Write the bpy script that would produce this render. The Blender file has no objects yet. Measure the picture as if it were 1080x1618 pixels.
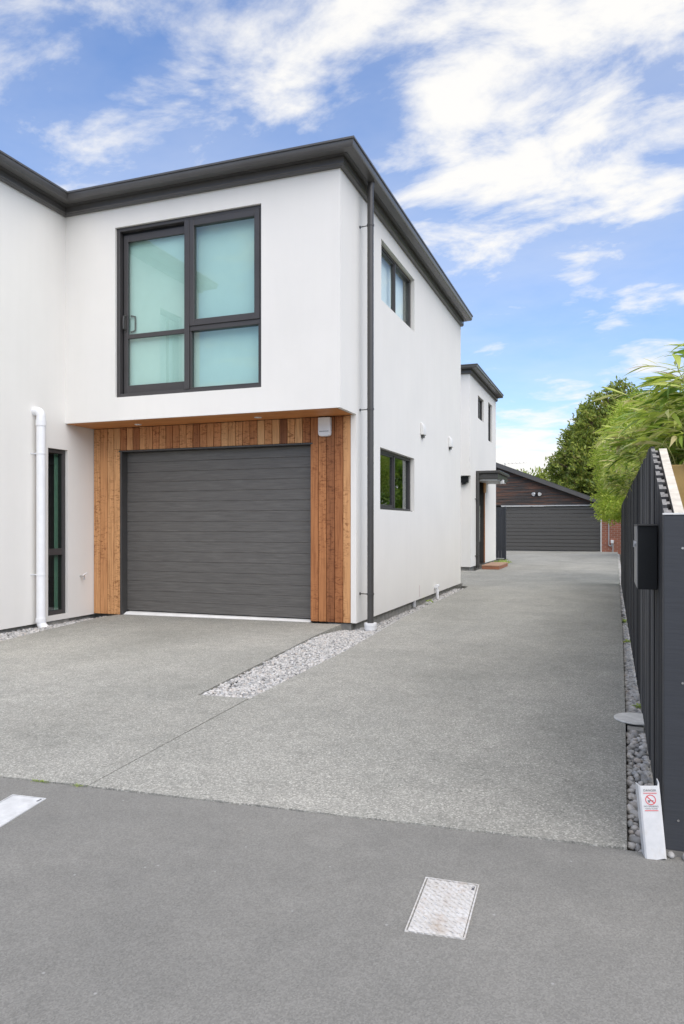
import bpy, bmesh, math, random
from mathutils import Vector, Matrix, Euler, noise as mnoise

# ------------------------------------------------------------------ camera, sky, sun, exposure
SC = bpy.context.scene
COL = SC.collection
random.seed(7)
R = math.radians

cam_d = bpy.data.cameras.new('camera')
cam = bpy.data.objects.new('camera', cam_d)
COL.objects.link(cam)
cam_d.sensor_fit = 'HORIZONTAL'
cam_d.sensor_width = 36.0
cam_d.lens = 36.0 * 1155.33 / 1080.0
cam_d.shift_y = 21.39 / 1080.0
cam_d.clip_start = 0.05
cam_d.clip_end = 3000
cam.location = (0, 0, 1.15)
cam.rotation_euler = (R(90), 0, R(20.218))
SC.camera = cam

SUN_EL, SUN_AZ = 59.0, -44.0          # azimuth of the sun measured from +X towards +Y
SUN_DIR = Vector((math.cos(R(SUN_EL)) * math.cos(R(SUN_AZ)), math.cos(R(SUN_EL)) * math.sin(R(SUN_AZ)), math.sin(R(SUN_EL))))

world = bpy.data.worlds.new('World')
SC.world = world
world.use_nodes = True
wn, wl = world.node_tree.nodes, world.node_tree.links
wn.clear()


def W(kind, **kw):
    n = wn.new(kind)
    for k, v in kw.items():
        setattr(n, k, v)
    return n


def wmath(op, a, b=None, clamp=False):
    n = W('ShaderNodeMath', operation=op, use_clamp=clamp)
    for i, q in enumerate((a, b)):
        if q is None:
            continue
        if isinstance(q, (int, float)):
            n.inputs[i].default_value = q
        else:
            wl.new(q, n.inputs[i])
    return n.outputs[0]


w_out = W('ShaderNodeOutputWorld')
w_bg = W('ShaderNodeBackground')
w_bg.inputs['Strength'].default_value = 0.1
sky = W('ShaderNodeTexSky', sky_type='NISHITA')
sky.sun_disc = False
sky.sun_elevation = R(SUN_EL)
sky.sun_rotation = R(90.0 - SUN_AZ)
sky.air_density = 1.0
sky.dust_density = 0.6
sky.ozone_density = 2.2
w_tc = W('ShaderNodeTexCoord')
w_sep = W('ShaderNodeSeparateXYZ')
wl.new(w_tc.outputs['Generated'], w_sep.inputs[0])
zc = wmath('ADD', wmath('MAXIMUM', w_sep.outputs[2], 0.0), 0.16)
px = wmath('DIVIDE', w_sep.outputs[0], zc)
py = wmath('DIVIDE', w_sep.outputs[1], zc)
w_cmb = W('ShaderNodeCombineXYZ')
wl.new(px, w_cmb.inputs[0])
wl.new(py, w_cmb.inputs[1])
w_map = W('ShaderNodeMapping')
w_map.inputs['Location'].default_value = (3.1, 1.7, 0.4)
w_map.inputs['Rotation'].default_value = (0, 0, R(35))
w_map.inputs['Scale'].default_value = (1.0, 1.35, 1.0)
wl.new(w_cmb.outputs[0], w_map.inputs[0])
w_n1 = W('ShaderNodeTexNoise')
w_n1.inputs['Scale'].default_value = 3.6
w_n1.inputs['Detail'].default_value = 11
w_n1.inputs['Roughness'].default_value = 0.6
w_n1.inputs['Distortion'].default_value = 0.25
wl.new(w_map.outputs[0], w_n1.inputs['Vector'])
w_n2 = W('ShaderNodeTexNoise')                     # a thin high veil
w_n2.inputs['Scale'].default_value = 0.9
w_n2.inputs['Detail'].default_value = 6
w_n2.inputs['Roughness'].default_value = 0.6
wl.new(w_map.outputs[0], w_n2.inputs['Vector'])


def sky_dir(u, v):
    a = (u - 540) / 1155.33
    b = -(v - 830.39) / 1155.33
    cy, sy = math.cos(R(20.218)), math.sin(R(20.218))
    return Vector((a * cy - sy, a * sy + cy, b)).normalized()


# banks of cloud: where the cover gathers and where the blue opens
BANKS = [(700, 40, 15.0, 0.06), (870, 250, 7.0, 0.10), (1040, 270, 5.0, 0.07), (710, 300, 5.0, 0.12), (470, 70, 4.0, 0.08), (450, 165, 3.4, 0.09), (1010, 20, 7.0, 0.08), (690, 190, 3.2, 0.08),
         (60, 180, 9.0, -0.05), (880, 580, 8.0, -0.06), (870, 440, 4.5, -0.10), (915, 452, 2.0, 0.22), (1020, 150, 3.5, -0.04), (600, 190, 2.5, -0.05), (640, 110, 2.5, -0.03), (230, 180, 4.0, 0.06), (1010, 540, 3.0, 0.06)]
cover = w_n1.outputs[0]
for (u, v, deg, amt) in BANKS:
    d = sky_dir(u, v)
    dot = W('ShaderNodeVectorMath', operation='DOT_PRODUCT')
    wl.new(w_tc.outputs['Generated'], dot.inputs[0])
    dot.inputs[1].default_value = d
    k = 1.0 / (1.0 - math.cos(R(deg)))
    e = wmath('EXPONENT', wmath('MULTIPLY', wmath('SUBTRACT', dot.outputs['Value'], 1.0), k * 0.9))
    cover = wmath('ADD', cover, wmath('MULTIPLY', e, amt))
# a bright bank low over the horizon, all the way round
low = wmath('SUBTRACT', 1.0, wmath('DIVIDE', w_sep.outputs[2], 0.155), clamp=True)
cover = wmath('ADD', cover, wmath('MULTIPLY', wmath('POWER', low, 0.35), 0.30))
w_cr = W('ShaderNodeValToRGB')
w_cr.color_ramp.interpolation = 'EASE'
w_cr.color_ramp.elements[0].position = 0.455
w_cr.color_ramp.elements[1].position = 0.75
wl.new(cover, w_cr.inputs[0])
veil = wmath('MULTIPLY', wmath('SUBTRACT', w_n2.outputs[0], 0.38, clamp=True), 0.9)
fac = wmath('MAXIMUM', w_cr.outputs[0], veil, clamp=True)
fac = wmath('ADD', wmath('MULTIPLY', fac, 0.93), 0.04, clamp=True)
w_hs = W('ShaderNodeHueSaturation')
w_hs.inputs['Saturation'].default_value = 1.08
w_hs.inputs['Value'].default_value = 1.0
wl.new(sky.outputs[0], w_hs.inputs['Color'])
w_gain = W('ShaderNodeMixRGB', blend_type='MULTIPLY')
w_gain.inputs[0].default_value = 1.0
w_gain.inputs[2].default_value = (1.20, 1.26, 1.42, 1)
wl.new(w_hs.outputs[0], w_gain.inputs[1])
w_mix = W('ShaderNodeMixRGB')
wl.new(fac, w_mix.inputs[0])
wl.new(w_gain.outputs[0], w_mix.inputs[1])
w_mix.inputs[2].default_value = (6.35, 6.25, 6.05, 1)
wl.new(w_mix.outputs[0], w_bg.inputs['Color'])
wl.new(w_bg.outputs[0], w_out.inputs[0])

sun_d = bpy.data.lights.new('sun', 'SUN')
sun_d.energy = 2.7
sun_d.angle = R(90)                   # the sun stands behind thin cloud
sun_d.color = (1.0, 0.91, 0.78)
sun = bpy.data.objects.new('sun', sun_d)
COL.objects.link(sun)
sun.rotation_euler = SUN_DIR.to_track_quat('Z', 'Y').to_euler()
sun.location = (4, -4, 12)

SC.view_settings.view_transform = 'Standard'
SC.view_settings.look = 'None'
SC.view_settings.gamma = 1.0
SC.view_settings.exposure = 0.70
SC.view_settings.use_curve_mapping = False

# ------------------------------------------------------------------ materials


class NT:
    """small node helper around one material"""

    def __init__(s, name):
        s.m = bpy.data.materials.new(name)
        s.m.use_nodes = True
        s.n, s.l = s.m.node_tree.nodes, s.m.node_tree.links
        s.b = s.n['Principled BSDF']
        s.tc = s.n.new('ShaderNodeTexCoord')

    def node(s, k, **kw):
        n = s.n.new(k)
        for a, v in kw.items():
            setattr(n, a, v)
        return n

    def coord(s, kind='Object', scale=(1, 1, 1), rot=(0, 0, 0), rnd=0.0):
        mp = s.node('ShaderNodeMapping')
        mp.inputs['Scale'].default_value = scale
        mp.inputs['Rotation'].default_value = rot
        if kind == 'World':
            g = s.node('ShaderNodeNewGeometry')
            s.l.new(g.outputs['Position'], mp.inputs[0])
        else:
            s.l.new(s.tc.outputs[kind], mp.inputs[0])
        if rnd:
            oi = s.node('ShaderNodeObjectInfo')
            mu = s.node('ShaderNodeMath', operation='MULTIPLY')
            mu.inputs[1].default_value = rnd
            s.l.new(oi.outputs['Random'], mu.inputs[0])
            cb = s.node('ShaderNodeCombineXYZ')
            for i in range(3):
                s.l.new(mu.outputs[0], cb.inputs[i])
            s.l.new(cb.outputs[0], mp.inputs['Location'])
        return mp.outputs[0]

    def noise(s, co, scale, detail=4, rough=0.55, dist=0.0):
        t = s.node('ShaderNodeTexNoise')
        t.inputs['Scale'].default_value = scale
        t.inputs['Detail'].default_value = detail
        t.inputs['Roughness'].default_value = rough
        t.inputs['Distortion'].default_value = dist
        s.l.new(co, t.inputs['Vector'])
        return t.outputs[0]

    def voronoi(s, co, scale, out='Distance', feature='F1'):
        t = s.node('ShaderNodeTexVoronoi', feature=feature)
        t.inputs['Scale'].default_value = scale
        s.l.new(co, t.inputs['Vector'])
        return t.outputs[out]

    def ramp(s, fac, stops):
        r = s.node('ShaderNodeValToRGB')
        els = r.color_ramp.elements
        while len(els) < len(stops):
            els.new(0.5)
        for e, (p, c) in zip(els, stops):
            e.position = p
            e.color = (*c, 1) if len(c) == 3 else c
        s.l.new(fac, r.inputs[0])
        return r.outputs[0]

    def mix(s, fac, a, b, mode='MIX'):
        m = s.node('ShaderNodeMixRGB', blend_type=mode)
        for i, q in enumerate((fac, a, b)):
            if isinstance(q, (int, float)):
                m.inputs[i].default_value = q
            elif isinstance(q, tuple):
                m.inputs[i].default_value = (*q, 1)
            else:
                s.l.new(q, m.inputs[i])
        return m.outputs[0]

    def bump(s, h, strength=0.3, dist=0.01):
        b = s.node('ShaderNodeBump')
        b.inputs['Strength'].default_value = strength
        b.inputs['Distance'].default_value = dist
        s.l.new(h, b.inputs['Height'])
        s.l.new(b.outputs[0], s.b.inputs['Normal'])

    def col(s, c):
        if isinstance(c, tuple):
            s.b.inputs['Base Color'].default_value = (*c, 1)
        else:
            s.l.new(c, s.b.inputs['Base Color'])

    def set(s, **kw):
        for k, v in kw.items():
            k = k.replace('_', ' ')
            if isinstance(v, (int, float, tuple)):
                s.b.inputs[k].default_value = v
            else:
                s.l.new(v, s.b.inputs[k])


M = {}


def plain(name, c, rough=0.5, metal=0.0, var=0.12, vs=6.0, bump=0.0, bs=60.0, spec=0.4):
    t = NT(name)
    co = t.coord('World')
    n = t.noise(co, vs, 5, 0.6)
    lo = tuple(q * (1 - var) for q in c)
    hi = tuple(min(1, q * (1 + var)) for q in c)
    t.col(t.ramp(n, [(0.3, lo), (0.7, hi)]))
    t.set(Roughness=rough, Metallic=metal, Specular_IOR_Level=spec)
    if bump:
        t.bump(t.noise(co, bs, 3), bump, 0.004)
    M[name] = t.m
    return t


def build_materials():
    # white acrylic plaster: faint trowel clouding and rain marks
    t = NT('plaster')
    co = t.coord('World')
    a = t.noise(co, 1.1, 6, 0.6)
    st = t.noise(t.coord('World', (3.2, 3.2, 0.22)), 2.2, 4, 0.55)
    c1 = t.ramp(a, [(0.32, (0.765, 0.752, 0.715)), (0.68, (0.80, 0.785, 0.745))])
    c2 = t.ramp(st, [(0.35, (0.985, 0.985, 0.982)), (0.62, (1, 1, 1))])
    t.col(t.mix(1.0, c1, c2, 'MULTIPLY'))
    t.set(Roughness=0.85, Specular_IOR_Level=0.25)
    t.bump(t.mix(0.5, t.noise(co, 190, 2), t.noise(co, 22, 3)), 0.22, 0.003)
    M['plaster'] = t.m
    # charcoal aluminium / coloured steel
    plain('charcoal_metal', (0.058, 0.056, 0.054), 0.38, 0.0, 0.10, 4, spec=0.5)
    plain('fascia_metal', (0.085, 0.082, 0.079), 0.32, 0.0, 0.10, 3, spec=0.55)
    plain('window_frame', (0.056, 0.053, 0.053), 0.45, 0.0, 0.08, 5, spec=0.45)
    plain('black_metal', (0.008, 0.009, 0.010), 0.4, 0.0, 0.2, 5, spec=0.3)
    plain('white_plastic', (0.78, 0.79, 0.80), 0.35, 0.0, 0.04, 9, spec=0.5)
    plain('white_paint', (0.72, 0.72, 0.70), 0.6, 0.0, 0.08, 5, 0.2, 60)
    plain('grey_plastic', (0.42, 0.43, 0.44), 0.45, 0.0, 0.06, 9)
    plain('chrome', (0.6, 0.6, 0.6), 0.25, 1.0, 0.05, 9)
    plain('foundation', (0.27, 0.265, 0.245), 0.9, 0.0, 0.25, 9, 0.4, 70)
    plain('cut_end', (0.20, 0.195, 0.185), 0.85, 0, 0.5, 45)
    plain('cut_grey', (0.20, 0.19, 0.18), 0.85, 0, 0.4, 40)
    plain('dark_gap', (0.03, 0.026, 0.022), 0.9)
    plain('interior', (0.30, 0.29, 0.27), 0.9)
    plain('roof_metal', (0.30, 0.31, 0.32), 0.45, 0.2)
    plain('blind', (0.80, 0.82, 0.81), 0.8, 0.0, 0.02)
    plain('curtain', (0.55, 0.66, 0.58), 0.85, 0.0, 0.1, 20)
    plain('lamp_glass', (0.85, 0.84, 0.80), 0.3)
    plain('brick_joint', (0.34, 0.30, 0.27), 0.9)
    plain('soil', (0.085, 0.07, 0.05), 0.95, 0.0, 0.35, 3, 0.6, 30)
    plain('lid_concrete', (0.60, 0.595, 0.56), 0.85, 0.0, 0.16, 22, 0.35, 140)
    plain('cover_pale', (0.52, 0.53, 0.53), 0.6, 0.0, 0.16, 16, 0.2, 90)
    plain('print_red', (0.62, 0.06, 0.07), 0.6)
    plain('print_dark', (0.10, 0.10, 0.11), 0.6)
    plain('brown_clay', (0.22, 0.10, 0.07), 0.7)
    plain('treated_timber', (0.40, 0.27, 0.10), 0.75, 0.0, 0.25, 5, 0.3, 60)

    # tinted panes: a thin sheet, part mirror part clear
    def glass(name, tint, ior, blur=0.0):
        m = bpy.data.materials.new(name)
        m.use_nodes = True
        n, l = m.node_tree.nodes, m.node_tree.links
        n.clear()
        o = n.new('ShaderNodeOutputMaterial')
        tr = n.new('ShaderNodeBsdfTransparent')
        tr.inputs[0].default_value = (*tint, 1)
        gl = n.new('ShaderNodeBsdfGlossy')
        gl.inputs['Roughness'].default_value = blur
        gl.inputs['Color'].default_value = (0.95, 1.0, 0.99, 1)
        fr = n.new('ShaderNodeFresnel')
        gm = n.new('ShaderNodeNewGeometry')
        mi = n.new('ShaderNodeMath')
        mi.operation = 'MULTIPLY_ADD'          # same mirror strength from either side of the sheet
        l.new(gm.outputs['Backfacing'], mi.inputs[0])
        mi.inputs[1].default_value = 1.0 / ior - ior
        mi.inputs[2].default_value = ior
        l.new(mi.outputs[0], fr.inputs[0])
        mx = n.new('ShaderNodeMixShader')
        l.new(fr.outputs[0], mx.inputs[0])
        l.new(tr.outputs[0], mx.inputs[1])
        l.new(gl.outputs[0], mx.inputs[2])
        l.new(mx.outputs[0], o.inputs[0])
        M[name] = m
    glass('pane_teal', (0.69, 0.865, 0.82), 2.0)
    glass('pane_pale', (0.93, 1.0, 0.98), 1.35)
    glass('pane_clear', (0.72, 0.80, 0.78), 3.0)
    glass('pane_green', (0.42, 0.58, 0.50), 1.8)

    # cedar: every board has its own tone and grain
    t = NT('cedar')
    oi = t.node('ShaderNodeObjectInfo')
    tone = t.ramp(oi.outputs['Random'], [(0.0, (0.22, 0.088, 0.037)), (0.08, (0.38, 0.155, 0.06)), (0.25, (0.44, 0.19, 0.075)), (0.5, (0.58, 0.29, 0.125)), (0.78, (0.68, 0.40, 0.19)), (0.9, (0.55, 0.26, 0.11)), (1.0, (0.50, 0.22, 0.09))])
    g1 = t.noise(t.coord('Object', (38, 38, 1.6), rnd=37.0), 1.6, 6, 0.62, 0.6)
    grain = t.ramp(g1, [(0.28, (0.52, 0.42, 0.35)), (0.5, (0.92, 0.90, 0.88)), (0.75, (1.12, 1.12, 1.1))])
    c = t.mix(1.0, tone, grain, 'MULTIPLY')
    g2 = t.noise(t.coord('Object', (9, 9, 26), rnd=11.0), 1.3, 4, 0.6, 1.4)     # cross figure and ripple
    fig = t.ramp(g2, [(0.36, (0.50, 0.40, 0.33)), (0.50, (1.03, 1.03, 1.03))])
    msk = t.ramp(t.noise(t.coord('Object', (3, 3, 1.1), rnd=53.0), 1.2, 2), [(0.42, (0, 0, 0)), (0.58, (1, 1, 1))])
    c = t.mix(msk, c, t.mix(1.0, c, fig, 'MULTIPLY'))
    t.col(c)
    t.set(Roughness=0.62, Specular_IOR_Level=0.3)
    t.bump(g1, 0.25, 0.002)
    M['cedar'] = t.m
    t = NT('cedar_soffit')
    oi = t.node('ShaderNodeObjectInfo')
    tone = t.ramp(oi.outputs['Random'], [(0.0, (0.56, 0.23, 0.075)), (1.0, (0.66, 0.29, 0.10))])
    g1 = t.noise(t.coord('Object', (1.6, 38, 38), rnd=37.0), 1.6, 6, 0.62, 0.6)
    t.col(t.mix(1.0, tone, t.ramp(g1, [(0.28, (0.7, 0.62, 0.55)), (0.7, (1.08, 1.08, 1.05))]), 'MULTIPLY'))
    t.set(Roughness=0.5)
    M['cedar_soffit'] = t.m

    # embossed woodgrain steel door
    t = NT('door_steel')
    co = t.coord('World', (1.1, 1, 26))
    g = t.noise(co, 3.0, 6, 0.65, 0.5)
    t.col(t.ramp(g, [(0.28, (0.074, 0.070, 0.065)), (0.5, (0.105, 0.100, 0.093)), (0.72, (0.145, 0.139, 0.129))]))
    t.set(Roughness=0.42, Specular_IOR_Level=0.5)
    t.bump(g, 0.35, 0.004)
    M['door_steel'] = t.m
    t = NT('rear_door_steel')
    g = t.noise(t.coord('World', (1.1, 1, 20)), 3.0, 5, 0.65, 0.5)
    t.col(t.ramp(g, [(0.3, (0.068, 0.066, 0.062)), (0.7, (0.090, 0.087, 0.082))]))
    t.set(Roughness=0.5)
    M['rear_door_steel'] = t.m

    # exposed-aggregate concrete
    def aggregate(name, base, bright):
        t = NT(name)
        co = t.coord('World')
        v = t.voronoi(co, 160, 'Color')
        sp = t.ramp(v, [(0.0, tuple(q * 0.60 for q in base)), (0.3, tuple(q * 0.90 for q in base)), (0.65, tuple(q * 1.10 for q in base)), (0.95, bright)])
        fine = t.noise(co, 55, 5, 0.75)
        c = t.mix(1.0, sp, t.ramp(fine, [(0.25, (0.72, 0.72, 0.72)), (0.6, (1.05, 1.05, 1.05))]), 'MULTIPLY')
        big = t.noise(co, 1.3, 6, 0.62)
        c = t.mix(1.0, c, t.ramp(big, [(0.28, (0.84, 0.85, 0.84)), (0.66, (1.05, 1.045, 1.03))]), 'MULTIPLY')
        damp = t.noise(t.coord('World', (0.55, 0.16, 1), (0, 0, R(4))), 1.6, 4, 0.55)        # wheel wear along the drive
        c = t.mix(1.0, c, t.ramp(damp, [(0.36, (0.90, 0.90, 0.895)), (0.56, (1.02, 1.02, 1.02))]), 'MULTIPLY')
        mid = t.noise(co, 9, 4, 0.6)
        c = t.mix(1.0, c, t.ramp(mid, [(0.3, (0.90, 0.90, 0.90)), (0.6, (1.03, 1.03, 1.03))]), 'MULTIPLY')
        t.col(c)
        t.set(Roughness=0.85, Specular_IOR_Level=0.25)
        t.bump(t.mix(0.5, t.voronoi(co, 160), fine), 0.55, 0.006)
        M[name] = t.m
    aggregate('drive_concrete', (0.302, 0.299, 0.272), (0.52, 0.51, 0.465))
    # asphalt footpath: fine grey with worn patches and pale specks
    t = NT('asphalt')
    co = t.coord('World')
    v = t.voronoi(co, 230, 'Color')
    c = t.ramp(v, [(0.0, (0.160, 0.158, 0.145)), (0.45, (0.200, 0.197, 0.181)), (0.85, (0.240, 0.236, 0.217))])
    big = t.noise(t.coord('World', (1, 1, 1)), 0.9, 6, 0.65, 0.3)
    c = t.mix(1.0, c, t.ramp(big, [(0.3, (0.84, 0.845, 0.85)), (0.7, (1.05, 1.045, 1.04))]), 'MULTIPLY')
    mid = t.noise(co, 7, 5, 0.7)
    c = t.mix(1.0, c, t.ramp(mid, [(0.28, (0.90, 0.90, 0.90)), (0.7, (1.04, 1.04, 1.04))]), 'MULTIPLY')
    spk = t.ramp(t.voronoi(co, 9), [(0.025, (0.7, 0.7, 0.7)), (0.05, (0, 0, 0))])
    c = t.mix(spk, c, (0.33, 0.33, 0.32))
    t.col(c)
    t.set(Roughness=0.88, Specular_IOR_Level=0.25)
    t.bump(t.mix(0.4, v, t.noise(co, 120, 4, 0.7)), 0.35, 0.003)
    M['asphalt'] = t.m
    # river stones
    for nm, src in (('pebble', 'obj'), ('gravel', 'isl')):
        t = NT(nm)
        if src == 'obj':
            rn = t.node('ShaderNodeObjectInfo').outputs['Random']
        else:
            rn = t.node('ShaderNodeNewGeometry').outputs['Random Per Island']
        c = t.ramp(rn, [(0.0, (0.20, 0.20, 0.20)), (0.2, (0.34, 0.34, 0.33)), (0.5, (0.46, 0.455, 0.44)), (0.75, (0.56, 0.55, 0.53)), (0.9, (0.44, 0.40, 0.36)), (1.0, (0.38, 0.40, 0.41))])
        n = t.noise(t.coord('World'), 60, 4, 0.7)
        t.col(t.mix(1.0, c, t.ramp(n, [(0.3, (0.8, 0.8, 0.8)), (0.7, (1.08, 1.08, 1.08))]), 'MULTIPLY'))
        t.set(Roughness=0.75)
        M[nm] = t.m
    # stained palings: dark with weathered streaks, each board its own
    t = NT('paling')
    oi = t.node('ShaderNodeObjectInfo')
    tone = t.ramp(oi.outputs['Random'], [(0.0, (0.020, 0.021, 0.023)), (0.55, (0.044, 0.045, 0.047)), (1.0, (0.115, 0.115, 0.115))])
    g = t.noise(t.coord('Object', (30, 30, 0.9), rnd=29.0), 2.0, 6, 0.65, 0.4)
    t.col(t.mix(1.0, tone, t.ramp(g, [(0.3, (0.5, 0.5, 0.5)), (0.58, (1.1, 1.1, 1.1)), (0.8, (2.4, 2.4, 2.4))]), 'MULTIPLY'))
    t.set(Roughness=0.75, Specular_IOR_Level=0.3)
    t.bump(g, 0.4, 0.003)
    M['paling'] = t.m
    t = NT('panel_paint')
    co = t.coord('World')
    g = t.noise(t.coord('World', (2, 2, 40)), 3.0, 5, 0.7)
    c = t.ramp(g, [(0.3, (0.030, 0.033, 0.039)), (0.7, (0.040, 0.044, 0.051))])
    c = t.mix(t.ramp(t.voronoi(co, 4.2), [(0.018, (1, 1, 1)), (0.026, (0, 0, 0))]), c, (0.5, 0.5, 0.5))
    t.col(c)
    t.set(Roughness=0.55)
    t.bump(g, 0.3, 0.002)
    M['panel_paint'] = t.m
    t = NT('weathered_board')
    oi = t.node('ShaderNodeObjectInfo')
    co = t.coord('Object', (0.7, 6, 9), rnd=19.0)
    g = t.noise(co, 1.6, 6, 0.7, 0.5)
    t.col(t.ramp(g, [(0.30, (0.022, 0.021, 0.022)), (0.50, (0.050, 0.043, 0.040)), (0.60, (0.115, 0.052, 0.032)), (0.78, (0.17, 0.135, 0.115))]))
    t.set(Roughness=0.8)
    t.bump(g, 0.5, 0.006)
    M['weathered_board'] = t.m
    # brick for the far wall (single bricks are under three pixels there)
    t = NT('brick')
    mp = t.coord('World', (1, 1, 1), (R(90), 0, 0))
    bt = t.node('ShaderNodeTexBrick')
    t.l.new(mp, bt.inputs['Vector'])
    bt.inputs['Scale'].default_value = 1.0
    bt.inputs['Brick Width'].default_value = 0.24
    bt.inputs['Row Height'].default_value = 0.086
    bt.inputs['Mortar Size'].default_value = 0.008
    bt.inputs['Color1'].default_value = (0.34, 0.115, 0.065, 1)
    bt.inputs['Color2'].default_value = (0.25, 0.085, 0.052, 1)
    bt.inputs['Mortar'].default_value = (0.34, 0.27, 0.22, 1)
    t.col(bt.outputs['Color'])
    t.set(Roughness=0.9)
    M['brick'] = t.m
    # step timber
    t = NT('step_timber')
    g = t.noise(t.coord('World', (2, 14, 14)), 2.5, 5, 0.6)
    t.col(t.ramp(g, [(0.3, (0.33, 0.19, 0.115)), (0.7, (0.46, 0.30, 0.20))]))
    t.set(Roughness=0.7)
    M['step_timber'] = t.m
    plain('step_front', (0.30, 0.125, 0.07), 0.7, 0, 0.2, 8)
    # cast access cover: pale worn metal, rust tints, chevron tread
    t = NT('cover_metal')
    co = t.coord('World')
    n = t.noise(co, 9, 5, 0.6)
    c = t.ramp(n, [(0.30, (0.40, 0.37, 0.32)), (0.45, (0.50, 0.49, 0.47)), (0.75, (0.58, 0.58, 0.57))])
    wv = t.node('ShaderNodeTexWave', wave_type='BANDS', bands_direction='DIAGONAL')
    wv.inputs['Scale'].default_value = 26
    wv.inputs['Distortion'].default_value = 3.5
    wv.inputs['Detail'].default_value = 2
    wv.inputs['Detail Scale'].default_value = 2.2
    t.l.new(co, wv.inputs['Vector'])
    tr = t.ramp(wv.outputs[0], [(0.10, (0.86, 0.845, 0.82)), (0.35, (1, 1, 1))])
    c = t.mix(1.0, c, tr, 'MULTIPLY')
    ru = t.ramp(t.noise(co, 14, 4, 0.6), [(0.52, (0, 0, 0)), (0.74, (0.45, 0.45, 0.45))])
    t.col(t.mix(ru, c, (0.36, 0.24, 0.15)))
    t.set(Roughness=0.55, Metallic=0.0)
    t.bump(wv.outputs[0], 0.5, 0.004)
    M['cover_metal'] = t.m

    # leaves
    def leaf(name, stops, trans=0.35, rough=0.5):
        m = bpy.data.materials.new(name)
        m.use_nodes = True
        n, l = m.node_tree.nodes, m.node_tree.links
        b = n['Principled BSDF']
        g = n.new('ShaderNodeNewGeometry')
        oi = n.new('ShaderNodeObjectInfo')
        ad = n.new('ShaderNodeMath')
        ad.operation = 'ADD'
        l.new(g.outputs['Random Per Island'], ad.inputs[0])
        l.new(oi.outputs['Random'], ad.inputs[1])
        fr = n.new('ShaderNodeMath')
        fr.operation = 'FRACT'
        l.new(ad.outputs[0], fr.inputs[0])
        r = n.new('ShaderNodeValToRGB')
        els = r.color_ramp.elements
        while len(els) < len(stops):
            els.new(0.5)
        for e, (p, c) in zip(els, stops):
            e.position, e.color = p, (*c, 1)
        l.new(fr.outputs[0], r.inputs[0])
        l.new(r.outputs[0], b.inputs['Base Color'])
        b.inputs['Roughness'].default_value = rough
        tl = n.new('ShaderNodeBsdfTranslucent')
        l.new(r.outputs[0], tl.inputs[0])
        mx = n.new('ShaderNodeMixShader')
        mx.inputs[0].default_value = trans
        l.new(b.outputs[0], mx.inputs[1])
        l.new(tl.outputs[0], mx.inputs[2])
        l.new(mx.outputs[0], n['Material Output'].inputs[0])
        M[name] = m
    leaf('bamboo_leaf', [(0.0, (0.10, 0.19, 0.03)), (0.25, (0.25, 0.37, 0.045)), (0.55, (0.45, 0.54, 0.085)), (0.8, (0.62, 0.66, 0.19)), (0.94, (0.66, 0.64, 0.30)), (1.0, (0.50, 0.38, 0.20))], 0.45, 0.42)
    leaf('feather_leaf', [(0.0, (0.24, 0.36, 0.04)), (0.5, (0.40, 0.52, 0.06)), (1.0, (0.55, 0.60, 0.12))], 0.5)
    leaf('conifer_leaf', [(0.0, (0.12, 0.18, 0.035)), (0.5, (0.27, 0.345, 0.065)), (0.85, (0.44, 0.50, 0.09)), (1.0, (0.32, 0.26, 0.10))], 0.42)
    leaf('garden_leaf', [(0.0, (0.12, 0.22, 0.03)), (0.6, (0.26, 0.42, 0.05)), (1.0, (0.45, 0.58, 0.09))], 0.45)
    leaf('weed_leaf', [(0.0, (0.20, 0.32, 0.05)), (1.0, (0.42, 0.50, 0.10))], 0.35)
    plain('bark', (0.16, 0.12, 0.085), 0.9, 0, 0.3, 9, 0.5, 30)
    plain('culm', (0.30, 0.31, 0.10), 0.5, 0, 0.2, 9)


build_materials()

# ------------------------------------------------------------------ mesh helpers
ORG = {}            # world position of each object's origin


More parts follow.
